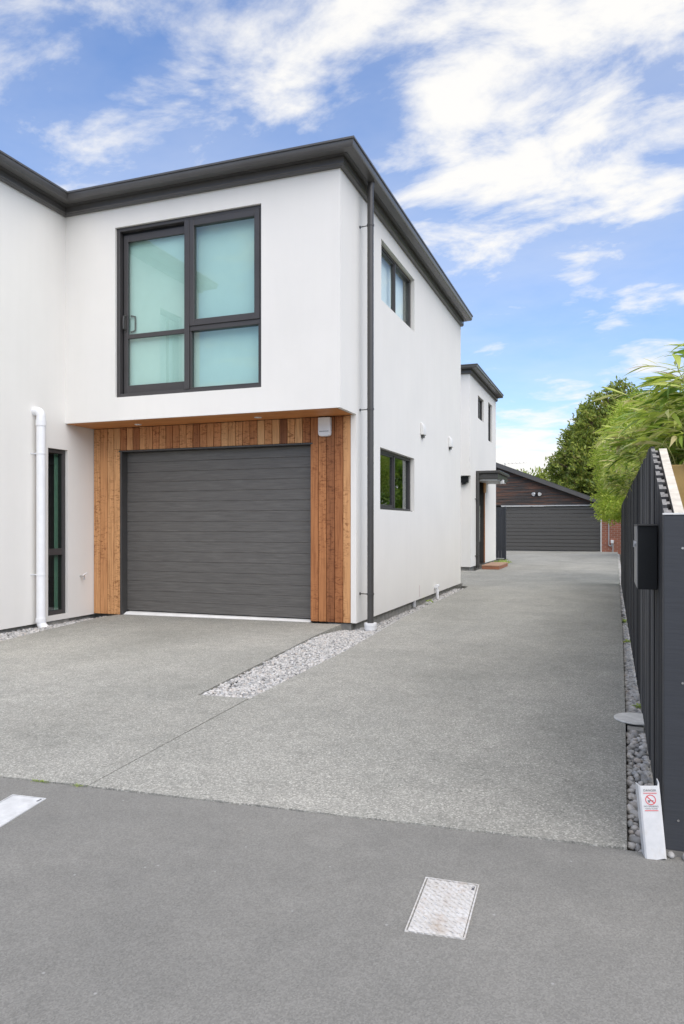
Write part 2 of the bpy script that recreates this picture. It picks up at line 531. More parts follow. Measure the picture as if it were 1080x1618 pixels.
class MB:
    def __init__(s, T=None):
        s.v, s.f = [], []
        s.T = T

    def add(s, vs, fs):
        o = len(s.v)
        s.v += [tuple(s.T(*q)) if s.T else tuple(q) for q in vs]
        s.f += [tuple(i + o for i in q) for q in fs]

    def box(s, x0, x1, y0, y1, z0, z1):
        s.add([(x0, y0, z0), (x1, y0, z0), (x1, y1, z0), (x0, y1, z0), (x0, y0, z1), (x1, y0, z1), (x1, y1, z1), (x0, y1, z1)],
              [(0, 3, 2, 1), (4, 5, 6, 7), (0, 1, 5, 4), (1, 2, 6, 5), (2, 3, 7, 6), (3, 0, 4, 7)])

    def hexa(s, p):        # eight corners, bottom ring then top ring
        s.add(p, [(0, 3, 2, 1), (4, 5, 6, 7), (0, 1, 5, 4), (1, 2, 6, 5), (2, 3, 7, 6), (3, 0, 4, 7)])

    def prism(s, poly, z0, z1):
        n = len(poly)
        zf0 = z0 if callable(z0) else (lambda x, y: z0)
        zf1 = z1 if callable(z1) else (lambda x, y: z1)
        vs = [(x, y, zf0(x, y)) for x, y in poly] + [(x, y, zf1(x, y)) for x, y in poly]
        fs = [tuple(range(n - 1, -1, -1)), tuple(range(n, 2 * n))] + [(i, (i + 1) % n, n + (i + 1) % n, n + i) for i in range(n)]
        s.add(vs, fs)

    def tube(s, pts, rad, seg=10, cap=True):
        pts = [Vector(p) for p in pts]
        rads = rad if isinstance(rad, (list, tuple)) else [rad] * len(pts)
        vs, fs = [], []
        t0 = (pts[1] - pts[0]).normalized()
        up = Vector((0, 0, 1)) if abs(t0.z) < 0.9 else Vector((1, 0, 0))
        a = t0.cross(up).normalized()
        for i, p in enumerate(pts):
            t = ((pts[min(i + 1, len(pts) - 1)] - pts[max(i - 1, 0)])).normalized()
            a = (a - t * a.dot(t)).normalized()
            b = t.cross(a)
            for k in range(seg):
                an = 2 * math.pi * k / seg
                vs.append(p + (a * math.cos(an) + b * math.sin(an)) * rads[i])
        for i in range(len(pts) - 1):
            for k in range(seg):
                fs.append((i * seg + k, i * seg + (k + 1) % seg, (i + 1) * seg + (k + 1) % seg, (i + 1) * seg + k))
        if cap:
            fs.append(tuple(range(seg - 1, -1, -1)))
            fs.append(tuple(range((len(pts) - 1) * seg, len(pts) * seg)))
        s.add(vs, fs)

    def sweep(s, prof, path):
        """prof: closed list of (outward offset, z); path: plan points; outward is right of travel"""
        n = len(prof)
        vs, fs = [], []
        P = [Vector((p[0], p[1])) for p in path]
        for i, p in enumerate(P):
            d0 = (P[i] - P[i - 1]).normalized() if i else None
            d1 = (P[i + 1] - P[i]).normalized() if i < len(P) - 1 else None
            n0 = Vector((d0.y, -d0.x)) if d0 else None
            n1 = Vector((d1.y, -d1.x)) if d1 else None
            if n0 is None:
                m = n1
            elif n1 is None:
                m = n0
            else:
                m = (n0 + n1) / (1 + n0.dot(n1))
            for (o, z) in prof:
                vs.append((p.x + m.x * o, p.y + m.y * o, z))
        for i in range(len(P) - 1):
            for k in range(n):
                fs.append((i * n + k, i * n + (k + 1) % n, (i + 1) * n + (k + 1) % n, (i + 1) * n + k))
        fs.append(tuple(range(n - 1, -1, -1)))
        fs.append(tuple(range((len(P) - 1) * n, len(P) * n)))
        s.add(vs, fs)


def mesh_of(mb, name, mat, smooth=None, origin=(0, 0, 0), recalc=True):
    me = bpy.data.meshes.new(name)
    o = Vector(origin)
    me.from_pydata([(v[0] - o.x, v[1] - o.y, v[2] - o.z) for v in mb.v], [], mb.f)
    if recalc:
        bm = bmesh.new()
        bm.from_mesh(me)
        bmesh.ops.recalc_face_normals(bm, faces=bm.faces)
        bm.to_mesh(me)
        bm.free()
    if smooth is not None:
        for p in me.polygons:
            p.use_smooth = True
        if smooth < 180:
            me.set_sharp_from_angle(angle=R(smooth))
    me.materials.append(M[mat] if isinstance(mat, str) else mat)
    return me


def link(o, parent, world):
    COL.objects.link(o)
    ORG[o.name] = Vector(world)
    if parent:
        o.parent = parent
        o.location = Vector(world) - ORG[parent.name]
    else:
        o.location = world
    return o


def mk(name, mb, mat, parent=None, smooth=None, bevel=0.0, origin=None, recalc=True):
    if origin is None:
        xs, ys, zs = zip(*mb.v)
        origin = ((min(xs) + max(xs)) / 2, (min(ys) + max(ys)) / 2, min(zs))
    me = mesh_of(mb, name, mat, smooth, origin, recalc)
    o = bpy.data.objects.new(name, me)
    link(o, parent, origin)
    if bevel:
        b = o.modifiers.new('bevel', 'BEVEL')
        b.width = bevel
        b.segments = 1
        b.limit_method = 'ANGLE'
    return o


def empty(name, loc, parent=None):
    o = bpy.data.objects.new(name, None)
    o.empty_display_size = 0.2
    return link(o, parent, loc)


def inst(name, me, world, parent=None, rot=None, scale=None):
    o = bpy.data.objects.new(name, me)
    link(o, parent, world)
    if rot:
        o.rotation_euler = rot
    if scale:
        o.scale = scale
    return o


def tag(o, label, cat, group=None):
    o['label'] = label
    o['category'] = cat
    if group:
        o['group'] = group
    return o


def struct(o):
    o['kind'] = 'structure'
    return o


def stuff(o):
    o['kind'] = 'stuff'
    return o


def wall(name, parent, axis, out, t, a0, a1, z0, z1, holes=(), mat='plaster'):
    """upright wall. axis 'x': runs along x, outer face at y=out, body to out+t; axis 'y': runs along y, outer face at x=out, body to out+t."""
    A = sorted({a0, a1} | {q for h in holes for q in h[:2]})
    Zs = sorted({z0, z1} | {q for h in holes for q in h[2:4]})
    A = [q for q in A if a0 - 1e-6 <= q <= a1 + 1e-6]
    Zs = [q for q in Zs if z0 - 1e-6 <= q <= z1 + 1e-6]

    def solid(i, k):
        if i < 0 or k < 0 or i >= len(A) - 1 or k >= len(Zs) - 1:
            return False
        ca, cz = (A[i] + A[i + 1]) / 2, (Zs[k] + Zs[k + 1]) / 2
        return not any(h[0] < ca < h[1] and h[2] < cz < h[3] for h in holes)
    T = (lambda a, d, z: (a, out + d, z)) if axis == 'x' else (lambda a, d, z: (out + d, a, z))
    mb = MB(T)
    for i in range(len(A) - 1):
        for k in range(len(Zs) - 1):
            if not solid(i, k):
                continue
            l, r, b, u = A[i], A[i + 1], Zs[k], Zs[k + 1]
            mb.add([(l, 0, b), (r, 0, b), (r, 0, u), (l, 0, u)], [(0, 1, 2, 3)])
            mb.add([(l, t, b), (r, t, b), (r, t, u), (l, t, u)], [(3, 2, 1, 0)])
            for (di, dk, q) in ((-1, 0, [(l, 0, b), (l, t, b), (l, t, u), (l, 0, u)]), (1, 0, [(r, 0, b), (r, 0, u), (r, t, u), (r, t, b)]),
                                (0, -1, [(l, 0, b), (r, 0, b), (r, t, b), (l, t, b)]), (0, 1, [(l, 0, u), (l, t, u), (r, t, u), (r, 0, u)])):
                if not solid(i + di, k + dk):
                    mb.add(q, [(0, 1, 2, 3)])
    o = mk(name, mb, mat, parent, recalc=False)
    bm = bmesh.new()
    bm.from_mesh(o.data)
    bmesh.ops.remove_doubles(bm, verts=bm.verts, dist=1e-5)
    bmesh.ops.recalc_face_normals(bm, faces=bm.faces)
    bm.to_mesh(o.data)
    bm.free()
    return o


def ring(mb, a0, a1, z0, z1, w, d0, d1):
    """rectangular frame; w = (left, right, bottom, top) member widths"""
    l, r, b, u = w
    mb.box(a0, a0 + l, d0, d1, z0, z1)
    mb.box(a1 - r, a1, d0, d1, z0, z1)
    mb.box(a0 + l, a1 - r, d0, d1, z0, z0 + b)
    mb.box(a0 + l, a1 - r, d0, d1, z1 - u, z1)


def TY(out):          # window in a wall that faces -y: (along x, depth into the wall, z)
    return lambda a, d, z: (a, out + d, z)


def TX(out):          # window in a wall that faces +x: (along y, depth into the wall, z)
    return lambda a, d, z: (out - d, a, z)


# ------------------------------------------------------------------ measured layout (metres)
XR, Y1, Y2, YE, XL = -2.741, 7.389, 7.917, 14.10, -6.407
GO, GZ = 0.239, 5.19
SZ = 2.424            # soffit of the overhang
WT = 0.16             # wall thickness
WALLTOP = 5.10
YG = 34.0             # rear garage front


def apron_z(x, y):
    s_ = max(0.0, min(1.0, (-2.75 - x) / 3.3))
    t_ = max(0.0, min(1.0, (y - 2.6) / 5.3))
    return (1 - s_) * 0.020 * t_ * t_ + s_ * (-0.045 + 0.038 * t_)


# ------------------------------------------------------------------ ground, footpath, driveway
mb = MB()
mb.add([(-900, -900, -0.16), (900, -900, -0.16), (900, 900, -0.16), (-900, 900, -0.16)], [(0, 1, 2, 3)])
struct(mk('ground', mb, 'soil'))

EDGE = [(-30, 0.55), (-9, 2.13), (-2.634, 2.609), (-2.164, 2.643), (-1.385, 2.700), (-0.753, 2.750), (0.056, 2.796), (0.175, 2.800), (3.0, 2.86), (30, 4.4)]
mb = MB()
mb.prism([(-30, -14), (30, -14)] + [(x, y) for x, y in reversed(EDGE)], -0.15, -0.006)
struct(mk('footpath', mb, 'asphalt'))


def rough_edge(a, b, n, amp):
    out = []
    for i in range(n):
        t_ = i / n
        out.append((a[0] + (b[0] - a[0]) * t_, a[1] + (b[1] - a[1]) * t_ + random.uniform(-amp, amp)))
    return out


drive = rough_edge((-2.170, 2.651), (0.052, 2.803), 46, 0.006) + [(0.052, 2.803), (0.079, 4.755), (0.111, 8.39), (0.143, 15.0), (0.215, 28.6), (0.26, YG + 0.3), (-7.5, YG + 0.3), (-7.5, 25.6), (-3.3, 25.6), (-3.3, 23.4),
         (-3.26, 18.62), (-7.0, 18.62), (-7.0, 14.45), (-2.76, 14.45), (-2.70, 13.95), (-2.53, 13.75), (-2.45, 8.9), (-2.352, 7.34), (-2.296, 6.32), (-2.256, 4.36), (-2.256, 4.30)]
mb = MB()
mb.prism(drive, -0.12, 0.0)
struct(mk('driveway', mb, 'drive_concrete'))
apron = rough_edge((-9.0, 2.141), (-2.176, 2.650), 90, 0.006) + [(-2.176, 2.650), (-2.262, 4.300), (-2.262, 4.348), (-2.634, 4.322), (-2.871, 6.915), (-2.905, 7.80), (-2.905, 7.86), (-3.30, 7.865), (-3.30, 8.35), (-6.02, 8.35), (-6.02, 7.86), (-6.07, 7.62), (-5.93, 6.55), (-5.80, 5.72), (-5.70, 5.0), (-9, 4.0)]
mb = MB()
# the apron falls gently to the left: cut into strips so that the top follows
bm = bmesh.new()
fv = [bm.verts.new((x, y, 0)) for x, y in apron]
bm.faces.new(fv)
for k in range(1, 14):
    bmesh.ops.bisect_plane(bm, geom=bm.verts[:] + bm.edges[:] + bm.faces[:], plane_co=(-2.2 - k * 0.5, 0, 0), plane_no=(1, 0, 0))
for k in range(1, 9):
    bmesh.ops.bisect_plane(bm, geom=bm.verts[:] + bm.edges[:] + bm.faces[:], plane_co=(0, 2.6 + k * 0.65, 0), plane_no=(0, 1, 0))
top = bm.faces[:]
ext = bmesh.ops.extrude_face_region(bm, geom=top)
low_v = {v for v in bm.verts} - {g for g in ext['geom'] if isinstance(g, bmesh.types.BMVert)}
for v in bm.verts:
    v.co.z = -0.12 if v in low_v else apron_z(v.co.x, v.co.y)
bmesh.ops.recalc_face_normals(bm, faces=bm.faces)
me = bpy.data.meshes.new('garage_apron')
bm.to_mesh(me)
bm.free()
me.materials.append(M['drive_concrete'])
ap = bpy.data.objects.new('garage_apron', me)
link(ap, None, (0, 0, 0))
struct(ap)

# ------------------------------------------------------------------ the white townhouse
house = tag(empty('townhouse', ((XR - 9) / 2, (Y1 + YE) / 2, 0)), 'white plastered two-storey townhouse with cedar-framed garage and charcoal gutters', 'house')
FW = (-5.658, -3.687, 2.704, 4.766)
UW = (8.887, 10.558, 4.018, 4.792)
LW = (8.836, 10.547, 1.355, 2.141)
SW = (7.09, 7.432, 0.05, 2.095)
RWIN = (4.95, 5.55, 3.25, 4.45)          # upper side window of the wing, seen mirrored in the big window
DX0, DX1, DZ = -5.986, -3.313, 2.122
WY0 = 4.35                                # near end of the wing
wall('wall', house, 'x', Y1, WT, XL, XR, SZ, WALLTOP, [FW])
wall('wall', house, 'y', XR, -WT, Y1 + WT, YE, SZ, WALLTOP, [UW])
wall('wall', house, 'y', XR, -0.066, Y2 - 0.004, 8.2, 0.031, SZ)
wall('wall', house, 'y', XR, -WT, 8.2, YE, 0.031, SZ, [LW])
wall('wall', house, 'y', XL, -WT, WY0 + WT, 8.3, -0.015, WALLTOP, [SW, RWIN])
wall('wall', house, 'x', WY0, WT, -11.5, XL, -0.015, WALLTOP)
wall('wall', house, 'x', YE, -WT, -11.5, XR - WT, 0.031, WALLTOP)
wall('wall', house, 'y', -11.5, WT, WY0 + WT, YE - WT, -0.015, WALLTOP)
wall('backing_wall', house, 'x', Y2 + 0.025, 0.10, XL + 0.002, XR - 0.068, 0.02, SZ - 0.06, [(DX0, DX1, -1, DZ)], 'dark_gap')
# overhang underside: plaster lip at the side, cedar boards between
mb = MB()
mb.box(XL + 0.002, XR - WT - 0.002, Y1 + WT, Y2 + 0.02, SZ + 0.022, SZ + 0.05)
mk('soffit_backing', mb, 'dark_gap', house)
sof = empty('soffit', ((XL + XR) / 2, (Y1 + Y2) / 2, SZ), house)
nb = 5
sy0, sy1 = Y1 + 0.022, Y2 - 0.005
for i in range(nb):
    y0 = sy0 + (sy1 - sy0) * i / nb
    mb = MB()
    mb.box(XL + 0.01, XR - 0.045, y0 + 0.0015, y0 + (sy1 - sy0) / nb - 0.0015, SZ - 0.006, SZ - 0.0005)
    mk('soffit_board', mb, 'cedar_soffit', sof, bevel=0.0015)
# recessed lamps
for (x, y) in ((-5.566, 7.72), (-3.883, 7.70)):
    mb = MB()
    mb.tube([(x, y, SZ - 0.012), (x, y, SZ - 0.0065)], 0.045, 20)
    d = mk('downlight', mb, 'white_plastic', house, 40)
    mb = MB()
    mb.tube([(x, y, SZ - 0.014), (x, y, SZ - 0.0122)], 0.03, 16)
    mk('lens', mb, 'lamp_glass', d, 40)
# floor slabs and partitions close the rooms off
mb = MB()
mb.box(-11.3, XR - WT - 0.01, Y2 + 0.3, YE - WT - 0.01, -0.02, 0.02)
mb.box(-11.3, XR - WT - 0.01, Y1 + WT + 0.55, YE - WT - 0.01, 2.45, 2.66)
mb.box(-11.3, XL - WT - 0.01, WY0 + WT + 0.01, Y1 + WT, 2.45, 2.66)
mb.box(-11.3, XR - WT - 0.01, Y2 + 0.3, YE - WT - 0.01, 5.0, 5.06)
mb.box(-6.3, XR - WT - 0.01, 8.62, 8.70, 0.025, 2.445)
mk('floor_slab', mb, 'interior', house)
# foundation set back under the plaster
mb = MB()
mb.box(-11.4, XR - 0.05, 8.05, YE - 0.3, -0.15, 0.029)
mb.box(-3.1, XR - 0.075, Y2 + 0.03, 8.048, -0.15, 0.019)
mb.box(-11.4, XL - 0.06, WY0 + 0.05, 8.04, -0.15, -0.017)
mk('foundation', mb, 'foundation', house)
mb = MB()
mb.box(XL - 0.055, XL - 0.02, 6.93, 7.47, -0.1, 0.052)
mk('window_plinth', mb, 'foundation', house)

# eaves: gutter, its lining and the fascia band under it
PATH = [(XL, WY0 - 0.0), (XL, Y1), (XR, Y1), (XR, YE)]
PATH2 = [(-11.5, WY0), (XL, WY0), (XL, Y1), (XR, Y1), (XR, YE + 0.0)]
mb = MB()
mb.sweep([(0.239, GZ), (0.239, GZ - 0.020), (0.226, GZ - 0.026), (0.222, GZ - 0.068), (0.205, GZ - 0.090), (0.150, GZ - 0.094), (0.118, GZ - 0.094), (0.118, GZ - 0.004), (0.126, GZ - 0.004), (0.126, GZ - 0.080), (0.200, GZ - 0.080), (0.212, GZ - 0.06), (0.215, GZ - 0.008), (0.228, GZ)], PATH2)
mk('gutter', mb, 'fascia_metal', house, 35)
mb = MB()
mb.sweep([(0.117, GZ - 0.006), (0.117, GZ - 0.098), (0.062, GZ - 0.098), (-0.02, GZ - 0.098), (-0.02, GZ - 0.006)], PATH2)
mk('eaves_lining', mb, 'charcoal_metal', house)
mb = MB()
mb.sweep([(0.060, GZ - 0.1), (0.060, GZ - 0.165), (0.050, GZ - 0.175), (0.050, GZ - 0.183), (0.024, GZ - 0.190), (0.002, GZ - 0.190), (0.002, GZ - 0.1)], PATH2)
mk('fascia', mb, 'fascia_metal', house)
# low roof behind the gutters
mb = MB()
e = 0.115
mb.add([(-11.5 - e, WY0 - e, GZ - 0.004), (XL + e, WY0 - e, GZ - 0.004), (XL + e, Y1 - e, GZ - 0.004), (XR + e, Y1 - e, GZ - 0.004), (XR + e, YE, GZ - 0.004), (-11.5 - e, YE, GZ - 0.004), (-8.9, 7.3, GZ + 0.36), (-8.9, YE, GZ + 0.36), (-6.6, 10.9, GZ + 0.36)],
       [(0, 1, 6), (1, 2, 6), (2, 8, 6), (2, 3, 8), (3, 4, 8), (8, 4, 7), (6, 8, 7), (0, 6, 7, 5)])
mk('roof', mb, 'roof_metal', house)

# big front window: fixed light over fixed light, sliding sash beside it
def front_window():
    a0, a1, z0, z1 = FW
    w = empty('window', ((a0 + a1) / 2, Y1, z0), house)
    T = TY(Y1)
    mid, tr = -4.665, 3.488
    mb = MB(T)
    ring(mb, a0, a1, z0, z1, (0.045, 0.035, 0.045, 0.045), 0.030, 0.13)
    mk('frame', mb, 'window_frame', w, bevel=0.003)
    mb = MB(T)
    mb.box(mid - 0.035, mid + 0.030, 0.018, 0.128, z0 + 0.0455, z1 - 0.0455)
    mk('mullion', mb, 'window_frame', w, bevel=0.003)
    # upper right awning sash
    mb = MB(T)
    ring(mb, mid + 0.031, a1 - 0.036, tr - 0.005, z1 - 0.046, (0.06, 0.065, 0.075, 0.07), 0.022, 0.09)
    mk('sash', mb, 'window_frame', w, bevel=0.004)
    mb = MB(T)
    mb.box(mid + 0.031, a1 - 0.036, 0.034, 0.125, tr - 0.062, tr - 0.007)
    mb.box(mid + 0.031, mid + 0.05, 0.036, 0.1, z0 + 0.046, tr - 0.063)
    mb.box(a1 - 0.055, a1 - 0.036, 0.036, 0.1, z0 + 0.046, tr - 0.063)
    mb.box(mid + 0.051, a1 - 0.056, 0.036, 0.1, z0 + 0.046, z0 + 0.062)
    mk('transom', mb, 'window_frame', w, bevel=0.003)
    # sliding sash, set deeper
    mb = MB(T)
    sl, sr, sb, st_ = a0 + 0.062, mid - 0.036, z0 + 0.047, z1 - 0.075
    ring(mb, sl, sr, sb, st_, (0.060, 0.012, 0.105, 0.085), 0.085, 0.122)
    mb.box(sl + 0.061, sr - 0.013, 0.087, 0.12, tr - 0.062, tr - 0.008)
    mk('sash', mb, 'window_frame', w, bevel=0.003)
    mb = MB(T)
    mb.box(a0 + 0.046, mid - 0.036, 0.09, 0.128, z1 - 0.0745, z1 - 0.046)
    mb.box(a0 + 0.046, a0 + 0.0615, 0.09, 0.128, z0 + 0.046, z1 - 0.075)
    mk('track', mb, 'black_metal', w)
    for (l, r, b, u, d) in ((mid + 0.085, a1 - 0.095, tr + 0.065, z1 - 0.11, 0.055), (mid + 0.049, a1 - 0.054, z0 + 0.060, tr - 0.060, 0.07), (sl + 0.058, sr - 0.010, tr - 0.012, st_ - 0.083, 0.104), (sl + 0.058, sr - 0.010, sb + 0.103, tr - 0.058, 0.104)):
        mb = MB(T)
        mb.add([(l, d, b), (r, d, b), (r, d, u), (l, d, u)], [(0, 1, 2, 3)])
        mk('pane', mb, 'pane_teal', w, recalc=False)
    mb = MB(T)
    zb = z0 + 0.02
    n = 2
    mb.box(a0 - 0.0, a1 + 0.0, 0.152, 0.155, zb, z1 - 0.001)
    mk('blind', mb, 'blind', w)
    # D-pull and its snib
    mb = MB(T)
    hx, hz = sl + 0.028, 3.62
    mb.tube([(hx, 0.084, hz - 0.085), (hx, 0.045, hz - 0.075), (hx, 0.040, hz), (hx, 0.045, hz + 0.075), (hx, 0.084, hz + 0.085)], 0.011, 8)
    mb.box(hx - 0.014, hx + 0.014, 0.078, 0.0845, hz - 0.11, hz + 0.11)
    mk('handle', mb, 'charcoal_metal', w, 40)
    mb = MB(T)
    hx += 0.075
    mb.tube([(hx - 0.035, 0.135, hz - 0.10), (hx + 0.028, 0.135, hz - 0.085), (hx + 0.030, 0.135, hz), (hx + 0.028, 0.135, hz + 0.085), (hx - 0.035, 0.135, hz + 0.10)], 0.010, 8)
    mk('inner_handle', mb, 'charcoal_metal', w, 40)


front_window()


def side_window(parent, box, X, frost, split=0.5, name='window', rec=0.06):
    a0, a1, z0, z1 = box
    w = empty(name, (X, (a0 + a1) / 2, z0), parent)
    T = TX(X)
    mid = a0 + (a1 - a0) * split
    mb = MB(T)
    ring(mb, a0, a1, z0, z1, (0.025, 0.05, 0.035, 0.04), rec, rec + 0.08)
    mk('frame', mb, 'window_frame', w, bevel=0.003)
    mb = MB(T)
    mb.box(mid - 0.022, mid + 0.014, rec - 0.004, rec + 0.03, z0 + 0.036, z1 - 0.041)
    mk('mullion', mb, 'window_frame', w, bevel=0.003)
    mb = MB(T)
    ring(mb, a0 + 0.026, mid - 0.023, z0 + 0.036, z1 - 0.041, (0.015, 0.012, 0.035, 0.022), rec + 0.012, rec + 0.05)
    mk('sash', mb, 'window_frame', w, bevel=0.002)
    mb = MB(T)
    mb.box(a0 + 0.002, a1 - 0.002, rec - 0.03, rec - 0.001, z0 + 0.001, z0 + 0.012)
    mk('sill', mb, 'charcoal_metal', w)
    for (l, r, b, u) in ((a0 + 0.04, mid - 0.034, z0 + 0.07, z1 - 0.062), (mid + 0.013, a1 - 0.049, z0 + 0.034, z1 - 0.039)):
        mb = MB(T)
        mb.add([(l, rec + 0.03, b), (r, rec + 0.03, b), (r, rec + 0.03, u), (l, rec + 0.03, u)], [(0, 1, 2, 3)])
        mk('pane', mb, 'pane_pale' if frost else 'pane_clear', w, recalc=False)
    if frost:
        mb = MB(T)
        mb.box(a0 - 0.02, a1 + 0.02, rec + 0.11, rec + 0.113, z0 - 0.02, z1 + 0.02)
        mk('blind', mb, 'blind', w)
    return w


side_window(house, UW, XR, True)
side_window(house, LW, XR, False)
side_window(house, RWIN, XL, True, 0.5)


def slot_window():
    a0, a1, z0, z1 = SW
    w = empty('window', (XL, (a0 + a1) / 2, z0), house)
    T = TX(XL)
    mb = MB(T)
    ring(mb, a0, a1, z0, z1, (0.05, 0.05, 0.05, 0.05), 0.035, 0.11)
    mb.box(a0 + 0.05, a1 - 0.05, 0.036, 0.10, 0.785, 0.865)
    mk('frame', mb, 'window_frame', w, bevel=0.003)
    for (b, u) in ((z0 + 0.048, 0.787), (0.863, z1 - 0.048)):
        mb = MB(T)
        mb.add([(a0 + 0.048, 0.06, b), (a1 - 0.048, 0.06, b), (a1 - 0.048, 0.06, u), (a0 + 0.048, 0.06, u)], [(0, 1, 2, 3)])
        mk('pane', mb, 'pane_green', w, recalc=False)
    mb = MB(T)
    n = 9
    for i in range(n):
        a = a1 - 0.105 + 0.0112 * i
        mb.box(a, a + 0.009, 0.115 + 0.006 * (i % 2), 0.12 + 0.006 * (i % 2), z0 + 0.01, z1)
    mk('curtain', mb, 'curtain', w)


slot_window()

# garage door: ribbed sections, guides, threshold
gd = empty('garage_door', ((DX0 + DX1) / 2, Y2 + 0.11, 0), house)
nrib = 16
zb0, zb1 = 0.045, DZ - 0.02
hgt = (zb1 - zb0) / nrib
rib = MB()
x0, x1 = DX0 + 0.028, DX1 + 0.05
yf = 0.0
rib.add([(x0 - x1, 0.003, 0), (0, 0.003, 0), (0, 0, 0.005), (x0 - x1, 0, 0.005), (x0 - x1, 0.0, hgt - 0.005), (0, 0.0, hgt - 0.005), (0, 0.004, hgt - 0.0008), (x0 - x1, 0.004, hgt - 0.0008), (x0 - x1, 0.03, hgt - 0.0008), (0, 0.03, hgt - 0.0008), (0, 0.03, 0), (x0 - x1, 0.03, 0)],
        [(0, 1, 2, 3), (3, 2, 5, 4), (4, 5, 6, 7), (7, 6, 9, 8), (8, 9, 10, 11), (11, 10, 1, 0), (0, 3, 4, 7, 8, 11), (1, 10, 9, 6, 5, 2)])
ribme = mesh_of(rib, 'door_rib', 'door_steel')
for i in range(nrib):
    inst('door_rib', ribme, (x1, Y2 + 0.115, zb0 + hgt * i), gd)
mb = MB()
mb.box(DX0 - 0.001, DX0 + 0.026, Y2 + 0.002, Y2 + 0.16, 0.0, DZ)
mk('door_jamb', mb, 'charcoal_metal', gd)
mb = MB()
mb.box(DX1 + 0.0515, DX1 + 0.08, Y2 + 0.128, Y2 + 0.16, 0.0, DZ)
mk('door_jamb', mb, 'charcoal_metal', gd)
mb = MB()
mb.box(DX0 - 0.02, DX1 + 0.03, Y2 - 0.006, Y2 + 0.14, DZ - 0.019, DZ - 0.001)
mk('door_head', mb, 'charcoal_metal', gd, bevel=0.002)
mb = MB()
zl, zr = apron_z(DX0, Y2), apron_z(DX1, Y2)
mb.hexa([(DX0 + 0.03, Y2 + 0.02, zl + 0.001), (DX1 - 0.002, Y2 - 0.0, zr + 0.001), (DX1 - 0.002, Y2 + 0.2, zr + 0.001), (DX0 + 0.03, Y2 + 0.2, zl + 0.001), (DX0 + 0.05, Y2 + 0.06, zl + 0.034), (DX1 - 0.002, Y2 + 0.05, zr + 0.014), (DX1 - 0.002, Y2 + 0.2, zr + 0.02), (DX0 + 0.05, Y2 + 0.2, zl + 0.04)])
mk('threshold', mb, 'white_paint', gd, bevel=0.004)

# cedar boards round the door, one by one
clad = empty('cedar_cladding', ((DX0 + DX1) / 2, Y2, 0), house)


def board(x0, x1, z0, z1, dy=0.0):
    mb = MB()
    mb.box(x0 + 0.003, x1 - 0.003, Y2 + dy, Y2 + 0.022 + dy, z0, z1)
    return mk('board', mb, 'cedar', clad, bevel=0.003)


zt = SZ - 0.009
for (a, b) in ((XL + 0.004, -6.301), (-6.301, -6.187), (-6.187, -6.085)):
    board(a, b, -0.005, zt)
board(-6.085, -5.988, -0.005, 2.14)
board(-6.085, -5.988, 2.144, zt, 0.002)
xs = -5.986
bw = (DX1 + 5.986) / 27.0
for i in range(27):
    board(xs + bw * i, xs + bw * (i + 1), DZ + 0.002, zt, random.uniform(0, 0.0015))
for (a, b) in ((-3.311, -3.211), (-3.211, -3.112), (-3.112, -3.009), (-3.009, -2.905), (-2.905, -2.809)):
    board(a, b, 0.030, zt, random.uniform(0, 0.001))

# charcoal downpipe at the corner
PX, PY = XR + 0.135, 8.026
mb = MB()
mb.tube([(PX, PY, 0.03), (PX, PY, 4.98), (PX, PY, 5.03), (PX + 0.012, PY, 5.10)], 0.0375, 18)
dp = mk('downpipe', mb, 'charcoal_metal', house, 40)
for z in (4.61, 2.49, 0.36):
    mb = MB()
    mb.tube([(PX, PY, z - 0.010), (PX, PY, z + 0.010)], 0.0425, 18)
    mb.tube([(PX - 0.03, PY, z), (XR + 0.0, PY + 0.01, z)], 0.006, 8)
    mb.tube([(XR - 0.002, PY + 0.01, z), (XR + 0.012, PY + 0.01, z)], 0.016, 10)
    mk('bracket', mb, 'charcoal_metal', dp, 40)
mb = MB()
mb.tube([(PX, PY, -0.14), (PX, PY, -0.055), (PX, PY, -0.05), (PX, PY, 0.0)], [0.056, 0.060, 0.068, 0.073], 20)
mb.tube([(PX, PY, 0.0), (PX, PY, 0.028)], [0.075, 0.073], 20)
mk('socket', mb, 'white_plastic', dp, 40)

# white drain pipe on the wing wall
QX, QY = XL + 0.095, 6.87
mb = MB()
pts = [(XL - 0.01, QY, 2.50)]
for k in range(7):
    a = R(90) * k / 6
    pts.append((XL + 0.030 + 0.065 * math.sin(a), QY, 2.435 + 0.065 * math.cos(a)))
pts += [(QX, QY, 2.2), (QX, QY, 0.03)]
for k in range(1, 6):
    a = R(55) * k / 5
    pts.append((QX + 0.10 * (1 - math.cos(a)), QY, 0.03 - 0.10 * math.sin(a)))
pts.append((QX + 0.10, QY - 0.0, -0.085))
mb.tube(pts, 0.053, 20)
wp = mk('drainpipe', mb, 'white_plastic', house, 50)
for (z, h_, r_) in ((2.36, 0.07, 0.060), (2.0, 0.016, 0.058), (0.571, 0.016, 0.058), (0.035, 0.05, 0.060)):
    mb = MB()
    mb.tube([(QX, QY, z - h_ / 2), (QX, QY, z + h_ / 2)], r_, 20)
    if h_ < 0.02:
        mb.box(XL + 0.001, QX, QY - 0.012, QY + 0.012, z - h_ / 2, z + h_ / 2)
        mb.box(XL + 0.001, XL + 0.006, QY - 0.07, QY + 0.07, z - h_ / 2, z + h_ / 2)
    mk('collar', mb, 'white_plastic', wp, 40)
